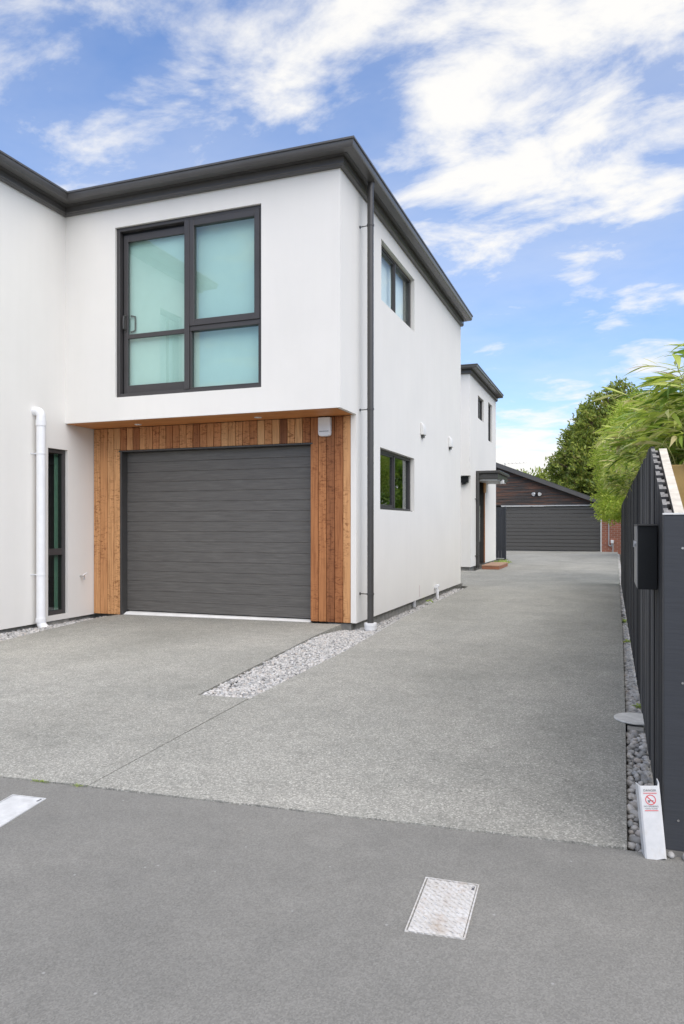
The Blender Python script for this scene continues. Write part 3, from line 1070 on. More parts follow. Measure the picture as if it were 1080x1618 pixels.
# garden tap, brown pipe, small vents and a white trap pipe
mb = MB()
mb.tube([(XL - 0.005, 7.66, 0.50), (XL + 0.06, 7.67, 0.50)], 0.011, 10)
mb.tube([(XL + 0.035, 7.665, 0.505), (XL + 0.075, 7.70, 0.545)], 0.006, 8)
mb.tube([(XL + 0.055, 7.668, 0.50), (XL + 0.06, 7.668, 0.455)], 0.009, 10)
mk('garden_tap', mb, 'chrome', house, 40)
for (y, z) in ((11.0, 2.59), (13.04, 2.61)):
    v = empty('wall_vent', (XR, y, z), house)
    mb = MB()
    prof = [(0.001, 0.13), (0.018, 0.132), (0.040, 0.10), (0.050, 0.02), (0.052, -0.045), (0.04, -0.05), (0.001, -0.05)]
    n = len(prof)
    vs = [(XR + a, y - 0.088, z + b) for a, b in prof] + [(XR + a, y + 0.088, z + b) for a, b in prof]
    mb.add(vs, [tuple(range(n)), tuple(range(2 * n - 1, n - 1, -1))] + [(i, i + n, (i + 1) % n + n, (i + 1) % n) for i in range(n)])
    mk('hood', mb, 'white_paint', v, 50, bevel=0.006)
    mb = MB()
    mb.box(XR + 0.001, XR + 0.035, y - 0.05, y + 0.05, z - 0.09, z - 0.051)
    mk('outlet', mb, 'charcoal_metal', v)
mb = MB()
mb.tube([(XR - 0.06, 11.86, 0.125), (XR + 0.02, 11.86, 0.125), (XR + 0.045, 11.86, 0.11), (XR + 0.05, 11.86, 0.07), (XR + 0.05, 11.86, -0.06)], 0.024, 12)
mb.tube([(XR + 0.045, 11.82, 0.15), (XR + 0.045, 11.90, 0.15)], 0.034, 12)
mk('waste_pipe', mb, 'white_plastic', house, 40)
mb = MB()
mb.tube([(XR - 0.02, 10.6, 0.027), (XR - 0.02, 10.6, -0.06)], 0.03, 12)
mk('pipe_stub', mb, 'grey_plastic', house, 40)
mb = MB()
mb.box(XR + 0.0005, XR + 0.003, 10.835, 10.86, 0.07, 0.24)
mk('pink_stain', mb, plain('pink_mark', (0.62, 0.52, 0.52), 0.8).m, house)  # pinkish stain on the side wall, built as a thin strip over the plaster

# siren box beside the garage door
bx = tag(empty('alarm_box', (-3.12, Y2 - 0.03, 2.18)), 'small white box with rounded foot fixed to cedar boards above garage corner', 'alarm box')
mb = MB()
prof = []
hw, z0, z1, rr = 0.075, 2.185, 2.405, 0.035
for (cx, cz, a0) in ((hw - rr, z0 + rr, -90), (hw - 0.01, z1 - 0.01, 0), (-hw + 0.01, z1 - 0.01, 90), (-hw + rr, z0 + rr, 180)):
    r_ = rr if cz < 2.3 else 0.01
    for k in range(5):
        a = R(a0 + 22.5 * k)
        prof.append((-3.12 + cx + r_ * math.cos(a), cz + r_ * math.sin(a)))
n = len(prof)
mb.add([(x, Y2 - 0.001, z) for x, z in prof] + [(x, Y2 - 0.045, z) for x, z in prof] + [(-3.12 + (x + 3.12) * 0.93, Y2 - 0.052, 2.295 + (z - 2.295) * 0.955) for x, z in prof],
       [tuple(range(n)), tuple(range(3 * n - 1, 2 * n - 1, -1))] + [(i, i + n, (i + 1) % n + n, (i + 1) % n) for i in range(n)] + [(i + n, i + 2 * n, (i + 1) % n + 2 * n, (i + 1) % n + n) for i in range(n)])
mk('cover', mb, 'white_plastic', bx, 40)
mb = MB()
mb.box(-3.12 - 0.058, -3.12 + 0.058, Y2 - 0.0535, Y2 - 0.0515, 2.238, 2.244)
mk('slot', mb, 'print_dark', bx)
mb = MB()
mb.box(-3.12 - 0.065, -3.12 - 0.02, Y2 - 0.045, Y2 - 0.005, 2.4045, 2.413)
mk('mount', mb, 'black_metal', bx)
mb = MB()
mb.box(-3.12 + 0.015, -3.12 + 0.07, Y2 - 0.045, Y2 - 0.005, 2.4045, 2.413)
mk('mount', mb, 'black_metal', bx)

# ------------------------------------------------------------------ rear townhouse
UX, UY, UE = -3.37, 18.5, 22.99
rear = tag(empty('rear_townhouse', (UX - 3, (UY + UE) / 2, 0)), 'smaller white plastered townhouse further down the driveway with charcoal porch canopy', 'house')
WA = (19.74, 20.70, 4.045, 4.66)
WB = (21.48, 22.22, 3.63, 4.75)
wall('wall', rear, 'x', UY, WT, -9.5, UX, 2.42, WALLTOP)
wall('wall', rear, 'y', UX, -WT, UY + WT, UE, 2.42, WALLTOP, [WA, WB])
wall('wall', rear, 'x', UY + 0.17, WT, -9.5, UX, 0.09, 2.42)
wall('wall', rear, 'y', UX, -WT, UY + 0.17 + WT, UE, 0.09, 2.42, [(19.49, 20.92, -1, 2.40)])
wall('wall', rear, 'x', UE, -WT, -9.5, UX - WT, 0.09, WALLTOP)
wall('wall', rear, 'y', -9.5, WT, UY + 0.17 + WT, UE - WT, 0.09, WALLTOP)
mb = MB()
mb.box(-9.4, UX - 0.05, UY + 0.22, 19.48, -0.14, 0.088)
mb.box(-9.4, UX - 0.05, 20.93, UE - 0.05, -0.14, 0.088)
mb.box(-9.4, UX - 0.3, 19.481, 20.929, -0.14, 0.08)
mk('foundation', mb, 'foundation', rear)
mb = MB()
mb.box(-9.3, UX - WT - 0.01, UY + WT + 0.01, UE - WT - 0.01, 2.43, 2.6)
mb.box(-9.3, UX - WT - 0.01, UY + WT + 0.2, UE - WT - 0.01, 5.02, 5.06)
mk('floor_slab', mb, 'interior', rear)
RP = [(-9.5, UY), (UX, UY), (UX, UE)]
mb = MB()
mb.sweep([(0.239, GZ), (0.239, GZ - 0.020), (0.226, GZ - 0.026), (0.222, GZ - 0.068), (0.205, GZ - 0.094), (0.118, GZ - 0.094), (0.118, GZ - 0.004)], RP)
mk('gutter', mb, 'fascia_metal', rear)
mb = MB()
mb.sweep([(0.117, GZ - 0.006), (0.117, GZ - 0.098), (-0.02, GZ - 0.098), (-0.02, GZ - 0.006)], RP)
mk('eaves_lining', mb, 'charcoal_metal', rear)
mb = MB()
mb.sweep([(0.060, GZ - 0.1), (0.060, GZ - 0.175), (0.024, GZ - 0.20), (0.002, GZ - 0.20), (0.002, GZ - 0.1)], RP)
mk('fascia', mb, 'fascia_metal', rear)
mb = MB()
e = 0.15
mb.add([(-9.6, UY - e, GZ - 0.002), (UX + e, UY - e, GZ - 0.002), (UX + e, UE, GZ - 0.002), (-9.6, UE, GZ - 0.002), (-6.4, 20.9, GZ + 0.72)], [(0, 1, 4), (1, 2, 4), (2, 3, 4), (3, 0, 4)])
mk('roof', mb, 'roof_metal', rear)
side_window(rear, WA, UX, False, 0.5, rec=0.05)
side_window(rear, WB, UX, False, 0.5, rec=0.05)
# entry recess, door and cedar lining
mb = MB()
mb.box(UX - 0.22, UX - 0.16, 19.50, 20.90, 0.10, 2.40)
ed = mk('entry_door', mb, 'charcoal_metal', rear)
mb = MB()
for i in range(4):
    mb.box(UX - 0.159, UX - 0.152, 19.60 + 0.31 * i, 19.60 + 0.31 * i + 0.02, 0.16, 2.3)
mk('groove', mb, 'black_metal', ed)
mb = MB()
mb.tube([(UX - 0.11, 20.62, 0.7), (UX - 0.11, 20.62, 1.7)], 0.015, 8)
mk('handle', mb, 'chrome', ed)
lin = empty('entry_lining', (UX, 20.9, 0.1), rear)
mb = MB()
mb.box(UX - 0.155, UX - 0.032, 20.895, 20.917, 0.10, 2.395)
mk('board', mb, 'charcoal_metal', lin)
mb = MB()
mb.box(UX - 0.031, UX - 0.002, 20.893, 20.917, 0.10, 2.395)
mk('board', mb, 'cedar', lin)
mb = MB()
mb.box(UX - 0.15, UX - 0.002, 19.515, 20.89, 2.375, 2.397)
mk('head_board', mb, 'cedar_soffit', lin)
mb = MB()
mb.box(UX + 0.001, UX + 0.03, 20.62, 20.91, 2.08, 2.36)
mk('head_panel', mb, 'cedar', lin)
# porch canopy
cx0, cx1, cy0, cy1 = UX + 0.001, -2.74, 19.40, 21.35
mb = MB()
mb.box(cx0, cx1, cy0, cy1, 2.53, 2.60)
mb.box(cx0, cx1 - 0.06, cy0 + 0.06, cy1, 2.38, 2.529)
can = mk('canopy', mb, 'charcoal_metal', rear, bevel=0.01)
mb = MB()
mb.box(cx0, cx1 - 0.10, cy0 + 0.10, cy1 - 0.02, 2.345, 2.379)
mk('canopy_lining', mb, 'grey_plastic', can)
mb = MB()
mb.box(cx1 - 0.13, cx1 - 0.02, cy0 + 0.85, cy0 + 0.98, 2.29, 2.40)
mk('porch_lamp', mb, 'white_plastic', can, bevel=0.01)
mb = MB()
mb.tube([(UX + 0.045, 19.43, 0.03), (UX + 0.045, 19.43, 2.55)], 0.045, 14)
rd = mk('downpipe', mb, 'charcoal_metal', rear, 40)
for z in (0.35, 1.85):
    mb = MB()
    mb.tube([(UX + 0.045, 19.43, z - 0.015), (UX + 0.045, 19.43, z + 0.015)], 0.05, 14)
    mb.tube([(UX + 0.045, 19.40, z), (UX, 19.25, z)], 0.012, 8)
    mk('bracket', mb, 'charcoal_metal', rd, 40)
mb = MB()
mb.box(UX - 0.28, UX - 0.05, UY + 0.06, UY + 0.168, 2.25, 2.40)
mb.tube([(UX - 0.165, UY + 0.11, 2.20), (UX - 0.165, UY + 0.11, 2.25)], 0.05, 12)
mk('wall_lamp', mb, 'black_metal', rear)

# deck step at the entry
ds = tag(empty('deck_step', (-3.0, 20.3, 0)), 'low timber entry step on the concrete below the porch canopy', 'step')
for i in range(5):
    mb = MB()
    x = -3.20 + 0.092 * i
    mb.box(x, x + 0.088, 19.30, 21.05, 0.085, 0.112)
    mk('board', mb, 'step_timber', ds, bevel=0.003)
mb = MB()
mb.box(-3.195, -2.75, 19.31, 19.34, 0.004, 0.084)
mb.box(-2.775, -2.752, 19.34, 21.04, 0.004, 0.084)
mb.box(-3.195, -3.17, 19.34, 21.04, 0.004, 0.084)
mk('riser', mb, 'step_front', ds)

# dark side gate beyond the porch
gt = tag(empty('side_gate', (-3.62, 25.55, 0)), 'charcoal vertical-board side gate between rear townhouse and brick garage', 'gate')
for i in range(9):
    mb = MB()
    x = -4.35 + 0.10 * i
    mb.box(x, x + 0.094, 25.52, 25.545, 0.03, 1.78)
    mk('board', mb, 'panel_paint', gt)
mb = MB()
mb.box(-4.35, -3.45, 25.55, 25.59, 0.3, 0.4)
mb.box(-4.35, -3.45, 25.55, 25.59, 1.5, 1.6)
mb.box(-3.452, -3.40, 25.50, 25.60, 0.0, 1.80)
mk('gate_frame', mb, 'panel_paint', gt)

# ------------------------------------------------------------------ brick garage at the end of the drive
K = YG / 31.5
gar = tag(empty('brick_garage', (-2.3, YG, 0)), 'brick and dark timber garage with wide charcoal door at end of driveway', 'garage')


def gz(z):
    return 1.15 + (z - 1.15) * K


gx0, gx1, gdt = -4.75, -0.452, 2.045
roof_z = lambda x: gz(3.66) + (x + 4.591 * K) / ((4.591 - 0.374) * K) * (gz(2.01) - gz(3.66))
mb = MB()
mb.box(gx1 + 0.045, 0.75, YG, YG + 0.12, -0.1, roof_z(gx1) + 0.02)
mk('brick_wall', mb, 'brick', gar)
mb = MB()
mb.add([(-9.0, YG + 0.03, gdt), (gx1 + 0.045, YG + 0.03, gdt), (gx1 + 0.045, YG + 0.03, roof_z(gx1) + 0.02), (-9.0, YG + 0.03, roof_z(-9.0))], [(0, 1, 2, 3)])
mb.add([(-9.0, YG + 0.13, -0.1), (gx0, YG + 0.13, -0.1), (gx0, YG + 0.13, gdt + 0.1), (-9.0, YG + 0.13, gdt + 0.1)], [(0, 1, 2, 3)])
mk('gable_backing', mb, 'dark_gap', gar)
gab = empty('gable', (-3, YG, gdt), gar)
bh = 0.145
for i in range(16):
    zlo = gdt + 0.03 + bh * i
    zhi = zlo + bh
    xe = min(gx1 + 0.04, -4.591 * K + (zhi - gz(3.66)) / (gz(2.01) - gz(3.66)) * (4.591 - 0.374) * K)
    xe2 = min(gx1 + 0.04, -4.591 * K + (zlo - gz(3.66)) / (gz(2.01) - gz(3.66)) * (4.591 - 0.374) * K)
    if xe < -8.5:
        break
    mb = MB()
    mb.hexa([(-9.0, YG - 0.012, zlo), (xe2, YG - 0.012, zlo), (xe2, YG + 0.025, zlo), (-9.0, YG + 0.025, zlo), (-9.0, YG + 0.006, zhi), (xe, YG + 0.006, zhi), (xe, YG + 0.025, zhi), (-9.0, YG + 0.025, zhi)])
    mk('weatherboard', mb, 'weathered_board', gab)
# roof slab and barge board
mb = MB()
xa, xb = -9.2, gx1 + 0.35
ra = lambda x: roof_z(x)
mb.hexa([(xa, YG - 0.22, ra(xa)), (xb, YG - 0.22, ra(xb)), (xb, YG + 7, ra(xb)), (xa, YG + 7, ra(xa)), (xa, YG - 0.22, ra(xa) + 0.19), (xb, YG - 0.22, ra(xb) + 0.17), (xb, YG + 7, ra(xb) + 0.17), (xa, YG + 7, ra(xa) + 0.19)])
gr = mk('roof', mb, 'charcoal_metal', gar)
mb = MB()
mb.hexa([(xa, YG - 0.25, ra(xa) - 0.03), (xb, YG - 0.25, ra(xb) - 0.03), (xb, YG - 0.222, ra(xb) - 0.03), (xa, YG - 0.222, ra(xa) - 0.03), (xa, YG - 0.25, ra(xa) + 0.16), (xb, YG - 0.25, ra(xb) + 0.14), (xb, YG - 0.222, ra(xb) + 0.14), (xa, YG - 0.222, ra(xa) + 0.16)])
mk('barge_board', mb, 'fascia_metal', gr)
mb = MB()
ax = -4.05 * K
mb.tube([(ax - 0.6, YG + 3, 3.3), (ax - 0.6, YG + 3, gz(4.02))], 0.02, 6)
mb.tube([(ax - 0.75, YG + 3, gz(4.00)), (ax + 0.45, YG + 3, gz(4.03))], 0.014, 6)
for k in range(6):
    mb.tube([(ax - 0.6 + 0.18 * k, YG + 2.75 + 0.02 * k, gz(4.005) + 0.005 * k), (ax - 0.6 + 0.18 * k, YG + 3.25 - 0.02 * k, gz(4.005) + 0.005 * k)], 0.01, 6)
mk('aerial', mb, 'chrome', gr)
rdoor = empty('garage_door', ((gx0 + gx1) / 2, YG + 0.04, 0), gar)
nr = 12
zb = 0.035
hh = (gdt - 0.03 - zb) / nr
rib = MB()
wd = gx1 - gx0
rib.add([(-wd, 0.02, 0), (0, 0.02, 0), (0, 0, 0.02), (-wd, 0, 0.02), (-wd, 0, hh - 0.02), (0, 0, hh - 0.02), (0, 0.025, hh - 0.001), (-wd, 0.025, hh - 0.001), (-wd, 0.04, hh - 0.001), (0, 0.04, hh - 0.001), (0, 0.04, 0), (-wd, 0.04, 0)],
        [(0, 1, 2, 3), (3, 2, 5, 4), (4, 5, 6, 7), (7, 6, 9, 8), (8, 9, 10, 11), (11, 10, 1, 0), (0, 3, 4, 7, 8, 11), (1, 10, 9, 6, 5, 2)])
ribme = mesh_of(rib, 'door_rib', 'rear_door_steel')
for i in range(nr):
    inst('door_rib', ribme, (gx1, YG + 0.06, zb + hh * i), rdoor)
mb = MB()
mb.box(gx1 + 0.002, gx1 + 0.044, YG - 0.02, YG + 0.1, 0.0, gdt + 0.02)
mk('door_jamb', mb, 'white_paint', rdoor)
mb = MB()
mb.box(gx0, gx1, YG - 0.02, YG + 0.05, gdt - 0.025, gdt + 0.025)
mk('door_head', mb, 'grey_plastic', rdoor)
# conduit, meter box, twin spotlights
cxp = -0.084 * K
mb = MB()
mb.tube([(cxp - 0.02, YG - 0.03, 2.0), (cxp - 0.02, YG - 0.03, 0.32), (cxp + 0.01, YG - 0.03, 0.26), (cxp + 0.08, YG - 0.03, 0.26), (cxp + 0.10, YG - 0.03, 0.30), (cxp + 0.10, YG - 0.03, 0.40)], 0.022, 8)
mb.tube([(cxp + 0.15, YG - 0.03, 0.4), (cxp + 0.15, YG - 0.03, -0.02)], 0.022, 8)
cn = mk('conduit', mb, 'grey_plastic', gar, 40)
mb = MB()
mb.box(cxp + 0.06, cxp + 0.18, YG - 0.09, YG - 0.002, 0.38, 0.52)
mk('meter_box', mb, 'white_plastic', cn, bevel=0.01)
sl = empty('spotlight', (-2.95 * K, YG, gz(2.46)), gar)
for sx in (-1, 1):
    mb = MB()
    c0 = Vector((-2.93 * K + 0.12 * sx, YG - 0.10, gz(2.47)))
    dr = Vector((0.45 * sx, -0.7, -0.45)).normalized()
    mb.tube([c0 - dr * 0.07, c0 - dr * 0.02, c0 + dr * 0.05], [0.035, 0.06, 0.085], 12)
    mk('lamp_head', mb, 'white_plastic', sl, 40)
mb = MB()
mb.box(-2.93 * K - 0.12, -2.93 * K + 0.12, YG - 0.09, YG - 0.005, gz(2.47) - 0.02, gz(2.47) + 0.02)
mk('bracket', mb, 'black_metal', sl)

# ------------------------------------------------------------------ paling fence on the right
FX = 0.176
fen = tag(empty('paling_fence', (FX + 0.03, 9.0, 0)), 'long dark-stained vertical paling fence along the right of the driveway', 'fence')


def ftop(y):
    return 1.195 + min(1.0, max(0.0, (y - 2.85) / 0.95)) * 0.335


FPITCH = 0.0945
pals = {}


def paling(y0, wdt, x0, x1, dz, nm):
    y1 = y0 + wdt
    raked = ftop(y0) < 1.529
    if raked:
        mb = MB()
        mb.hexa([(x0, y0, 0.0), (x1, y0, 0.0), (x1, y1, 0.0), (x0, y1, 0.0), (x0, y0, ftop(y0) + dz), (x1, y0, ftop(y0) + dz), (x1, y1, ftop(y1) + dz), (x0, y1, ftop(y1) + dz)])
        o = mk(nm, mb, 'paling', fen)
        if True:
            o.data.materials.append(M['cut_end' if nm == 'paling' else 'cut_grey'])
            max(o.data.polygons, key=lambda p: p.center.z).material_index = 1
        return o
    key = (wdt, x0, dz, nm, random.randrange(4))
    if key not in pals:
        mb = MB()
        j = random.uniform(-0.006, 0.006)
        mb.box(0, x1 - x0, 0, wdt, 0, 1.53 + dz + j)
        pals[key] = mesh_of(mb, nm, 'paling')
    return inst(nm, pals[key], (x0, y0, 0.0), fen, rot=(0, 0, random.uniform(-0.02, 0.02)))


for i in range(135):
    y = 2.845 + i * FPITCH
    if y > 15.4:
        break
    wv = random.choice((0.055, 0.058, 0.061))
    paling(y, wv, FX + random.uniform(-0.002, 0.002), FX + 0.016, 0.0, 'paling')
    paling(y + wv + 0.002, FPITCH - wv - 0.004, FX + 0.0155, FX + 0.030, -0.018, 'batten')
mb = MB()
mb.hexa([(FX + 0.031, 2.845, 0.1), (FX + 0.036, 2.845, 0.1), (FX + 0.036, 3.8, 0.1), (FX + 0.031, 3.8, 0.1), (FX + 0.031, 2.845, 1.172), (FX + 0.036, 2.845, 1.172), (FX + 0.036, 3.8, 1.507), (FX + 0.031, 3.8, 1.507)])
mb.box(FX + 0.031, FX + 0.036, 3.801, 15.4, 0.1, 1.48)
mk('backing_sheet', mb, 'dark_gap', fen)
mb = MB()
mb.hexa([(FX + 0.0365, 2.845, 1.155), (FX + 0.070, 2.845, 1.155), (FX + 0.070, 3.8, 1.485), (FX + 0.0365, 3.8, 1.485), (FX + 0.0365, 2.845, 1.182), (FX + 0.070, 2.845, 1.182), (FX + 0.070, 3.8, 1.517), (FX + 0.0365, 3.8, 1.517)])
mk('capping', mb, plain('raw_cap', (0.56, 0.52, 0.44), 0.8, 0, 0.2, 20, 0.2, 80).m, fen)
mb = MB()
for yy in (5.2, 7.6, 10.0, 12.4, 14.8):
    mb.box(FX + 0.072, FX + 0.16, yy, yy + 0.1, -0.1, 1.45)
mb.box(FX + 0.037, FX + 0.071, 4.0, 15.4, 1.30, 1.40)
mb.box(FX + 0.037, FX + 0.071, 4.0, 15.4, 0.30, 0.40)
mk('frame', mb, 'treated_timber', fen)

pan = tag(empty('fence_end_panel', (0.6, 2.82, 0)), 'smooth blue-charcoal painted panel closing the near end of the fence', 'fence panel')
mb = MB()
mb.box(0.172, 1.25, 2.806, 2.842, 0.012, 1.188)
mk('board', mb, 'panel_paint', pan, bevel=0.002)
mb = MB()
mb.box(0.170, 1.25, 2.803, 2.8435, 1.1885, 1.1945)
mk('cap_strip', mb, 'white_paint', pan)
for (x, z) in ((0.219, 0.119), (0.233, 1.071), (0.233, 0.60)):
    mb = MB()
    mb.tube([(x, 2.8065, z), (x, 2.8035, z)], 0.0042, 12)
    mk('screw', mb, 'chrome', pan, 40)
# honey-coloured timber planter screen behind the panel
tm = tag(empty('timber_screen', (0.75, 3.95, 0)), 'honey-coloured upright timber boards showing above the charcoal end panel', 'timber screen')
for i in range(8):
    mb = MB()
    x = 0.252 + 0.128 * i
    mb.box(x, x + 0.125, 3.96, 3.985, 0.0, 1.45)
    mk('board', mb, 'treated_timber', tm, bevel=0.003)
mb = MB()
mb.box(0.252, 1.27, 3.986, 4.03, 0.5, 0.6)
mb.box(0.252, 1.27, 3.986, 4.03, 1.2, 1.3)
mk('rail', mb, 'treated_timber', tm)

# letterbox on the fence
lb = tag(empty('letterbox', (0.137, 3.35, 0.89)), 'black metal letterbox mounted on the dark paling fence', 'letterbox')
mb = MB()
mb.box(0.100, 0.1725, 3.18, 3.55, 0.893, 1.150)
mk('box', mb, 'black_metal', lb, bevel=0.002)
mb = MB()
mb.box(0.096, 0.1735, 3.165, 3.19, 1.1505, 1.156)
mb.box(0.096, 0.1735, 3.19, 3.56, 1.1505, 1.154)
mk('lid', mb, 'charcoal_metal', lb)
mb = MB()
mb.box(0.0965, 0.0995, 3.185, 3.545, 0.898, 1.147)
dr = mk('door', mb, plain('letter_door', (0.16, 0.165, 0.17), 0.35).m, lb)
mb = MB()
mb.tube([(0.0965, 3.30, 1.075), (0.090, 3.30, 1.075)], 0.010, 12)
mb.box(0.086, 0.0902, 3.295, 3.305, 1.060, 1.088)
mk('lock', mb, 'grey_plastic', dr, 40)

# white pipe cover with a warning notice, leaning at the panel foot
pc = tag(empty('pipe_cover', (0.13, 2.75, -0.006)), 'white plastic pipe cover with no-smoking notice leaning at foot of fence', 'pipe cover')
PCM = Matrix.Translation((0.146, 2.752, -0.008)) @ Euler((R(-5), R(-4.5), R(8)), 'XYZ').to_matrix().to_4x4()


def TP(x, y, z):
    return PCM @ Vector((x, y, z))


prof = [(-0.038, 0.050), (-0.036, 0.004), (-0.030, -0.001), (0.028, -0.001), (0.034, 0.003), (0.036, 0.045)]
inn = [(-0.0355, 0.050), (-0.0335, 0.006), (-0.029, 0.002), (0.027, 0.002), (0.0315, 0.005), (0.0335, 0.045)]
mb = MB(TP)
n = len(prof)
levels = [0.0, 0.03, 0.12, 0.25]
ragged = [0.008, 0.004, -0.004, 0.006, 0.002, 0.012]
topr = [0.000, 0.003, 0.000, 0.000, 0.010, 0.014]
vs = []
for li, h_ in enumerate(levels):
    for q in (prof, inn):
        for k, (a, b) in enumerate(q):
            vs.append((a, b, h_ + (ragged[k] if li == 0 else topr[k] if li == len(levels) - 1 else 0)))
fs = []
S2 = 2 * n
for li in range(len(levels) - 1):
    for side in (0, n):
        for k in range(n - 1):
            b0 = li * S2 + side
            fs.append((b0 + k, b0 + k + 1, b0 + S2 + k + 1, b0 + S2 + k))
    for k in (0, n - 1):
        b0 = li * S2
        fs.append((b0 + k, b0 + S2 + k, b0 + S2 + n + k, b0 + n + k))
for li in (0, len(levels) - 1):
    b0 = li * S2
    for k in range(n - 1):
        fs.append((b0 + k, b0 + k + 1, b0 + n + k + 1, b0 + n + k))
mb.add(vs, fs)
t = NT('cover_plastic')
g = t.noise(t.coord('Object'), 22, 5, 0.65)
dirt = t.ramp(t.noise(t.coord('Object', (14, 14, 9)), 2.2, 4), [(0.52, (0, 0, 0)), (0.75, (0.4, 0.4, 0.4))])
t.col(t.mix(dirt, t.ramp(g, [(0.3, (0.60, 0.61, 0.61)), (0.7, (0.72, 0.72, 0.72))]), (0.48, 0.45, 0.38)))
t.set(Roughness=0.4)
mk('channel', mb, t.m, pc, 30)


def decal(name, quads, mat):
    mb = MB(TP)
    for (x0, x1, z0, z1) in quads:
        mb.box(x0, x1, -0.0022, -0.0014, z0, z1)
    return mk(name, mb, mat, pc)


decal('notice_bar', [(-0.022, 0.022, 0.2245, 0.2265), (-0.022, 0.022, 0.1655, 0.1675)], 'print_red')
mb = MB(TP)
cz_, ro, ri, ns = 0.203, 0.0175, 0.0148, 28
for k in range(ns):
    a, b = 2 * math.pi * k / ns, 2 * math.pi * (k + 1) / ns
    mb.add([(ro * math.cos(a), -0.0018, cz_ + ro * math.sin(a)), (ro * math.cos(b), -0.0018, cz_ + ro * math.sin(b)), (ri * math.cos(b), -0.0018, cz_ + ri * math.sin(b)), (ri * math.cos(a), -0.0018, cz_ + ri * math.sin(a))], [(0, 1, 2, 3)])
q = 0.0011
mb.add([(-0.0112 - q, -0.0019, cz_ + 0.0112 - q), (-0.0112 + q, -0.0019, cz_ + 0.0112 + q), (0.0112 + q, -0.0019, cz_ - 0.0112 + q), (0.0112 - q, -0.0019, cz_ - 0.0112 - q)], [(0, 1, 2, 3)])
mk('notice_ring', mb, 'print_red', pc)
mb = MB(TP)
mb.box(-0.010, 0.009, -0.0017, -0.0014, cz_ - 0.0045, cz_ - 0.0020)
mb.tube([(-0.0055, -0.0015, cz_ - 0.0068), (-0.0055, -0.0023, cz_ - 0.0068)], 0.0024, 10)
mk('notice_mark', mb, 'print_dark', pc)


def words(name, txt, size, x, z, mat):
    cu = bpy.data.curves.new(name, 'FONT')
    cu.body = txt
    cu.size = size
    cu.align_x = 'CENTER'
    tmp = bpy.data.objects.new(name, cu)
    COL.objects.link(tmp)
    dg = bpy.context.evaluated_depsgraph_get()
    me = bpy.data.meshes.new_from_object(tmp.evaluated_get(dg))
    bpy.data.objects.remove(tmp)
    mb = MB(TP)
    mb.add([(v.co.x + x, -0.0019, v.co.y + z) for v in me.vertices], [tuple(p.vertices) for p in me.polygons])
    return mk(name, mb, mat, pc)


words('notice_text', 'DANGER', 0.0105, 0.0, 0.2315, 'print_dark')
words('notice_text', 'NO SMOKING', 0.0075, 0.0, 0.1785, 'print_dark')
words('notice_text', 'NAKED FLAMES', 0.0058, 0.0, 0.1710, 'print_dark')

# ------------------------------------------------------------------ covers set in the paving


def access_cover(corners, label, mat='cover_metal', tread=True):
    c = Vector((sum(p[0] for p in corners) / 4, sum(p[1] for p in corners) / 4, -0.006))
    e = tag(empty('access_cover', c), label, 'access cover', 'access covers in the footpath')

    def q(s_, z0, z1, nm, mat, bev=0.0):
        mb = MB()
        P = [(c.x + (x - c.x) * s_, c.y + (y - c.y) * s_) for x, y in corners]
        mb.prism(P, z0, z1)
        return mk(nm, mb, mat, e, bevel=bev)
    # frame: a ring
    mb = MB()
    o = corners
    i_ = [(c.x + (x - c.x) * 0.95, c.y + (y - c.y) * 0.972) for x, y in corners]
    for k in range(4):
        a, b = k, (k + 1) % 4
        mb.hexa([(o[a][0], o[a][1], -0.02), (o[b][0], o[b][1], -0.02), (i_[b][0], i_[b][1], -0.02), (i_[a][0], i_[a][1], -0.02), (o[a][0], o[a][1], -0.002), (o[b][0], o[b][1], -0.002), (i_[b][0], i_[b][1], -0.002), (i_[a][0], i_[a][1], -0.002)])
    mk('frame', mb, mat, e)
    mb = MB()
    P = [(c.x + (x - c.x) * 0.915, c.y + (y - c.y) * 0.952) for x, y in corners]
    mb.prism(P, -0.02, -0.0025)
    lid = mk('lid', mb, mat, e, bevel=0.002)
    mb = MB()
    kx = c + (Vector((corners[1][0], corners[1][1], 0)) - Vector((c.x, c.y, 0))) * 0.82
    mb.box(kx.x - 0.004, kx.x + 0.004, kx.y - 0.014, kx.y + 0.010, -0.0026, -0.0015)
    mk('key_slot', mb, 'print_dark', lid)
    if not tread:
        return e
    # chevron tread
    mb = MB()
    ux = Vector((corners[1][0] - corners[0][0], corners[1][1] - corners[0][1], 0))
    uy = Vector((corners[3][0] - corners[0][0], corners[3][1] - corners[0][1], 0))
    o0 = Vector((corners[0][0], corners[0][1], 0))
    for r_ in range(11):
        for s_ in range(7):
            fx, fy = 0.12 + s_ * 0.127, 0.09 + r_ * 0.082
            sg = 1 if (s_ + r_) % 2 else -1
            cc = o0 + ux * fx + uy * fy
            dx = (ux.normalized() * 0.006 + uy.normalized() * 0.004 * sg)
            nn = Vector((-dx.y, dx.x, 0)).normalized() * 0.0016
            ps = [cc - dx - nn, cc + dx - nn, cc + dx + nn, cc - dx + nn]
            mb.hexa([(p.x, p.y, -0.0024) for p in ps] + [(p.x, p.y, 0.0) for p in ps])
    stuff(mk('tread', mb, 'cover_metal', lid))
    return e


access_cover([(-0.572, 2.347), (-0.398, 2.357), (-0.383, 2.034), (-0.553, 2.016)], 'worn whitish metal access cover in the asphalt at bottom centre')
access_cover([(-2.409, 2.455), (-2.242, 2.470), (-2.196, 2.178), (-2.362, 2.160)], 'smooth pale access cover cut by the left edge of the picture', 'cover_pale', False)

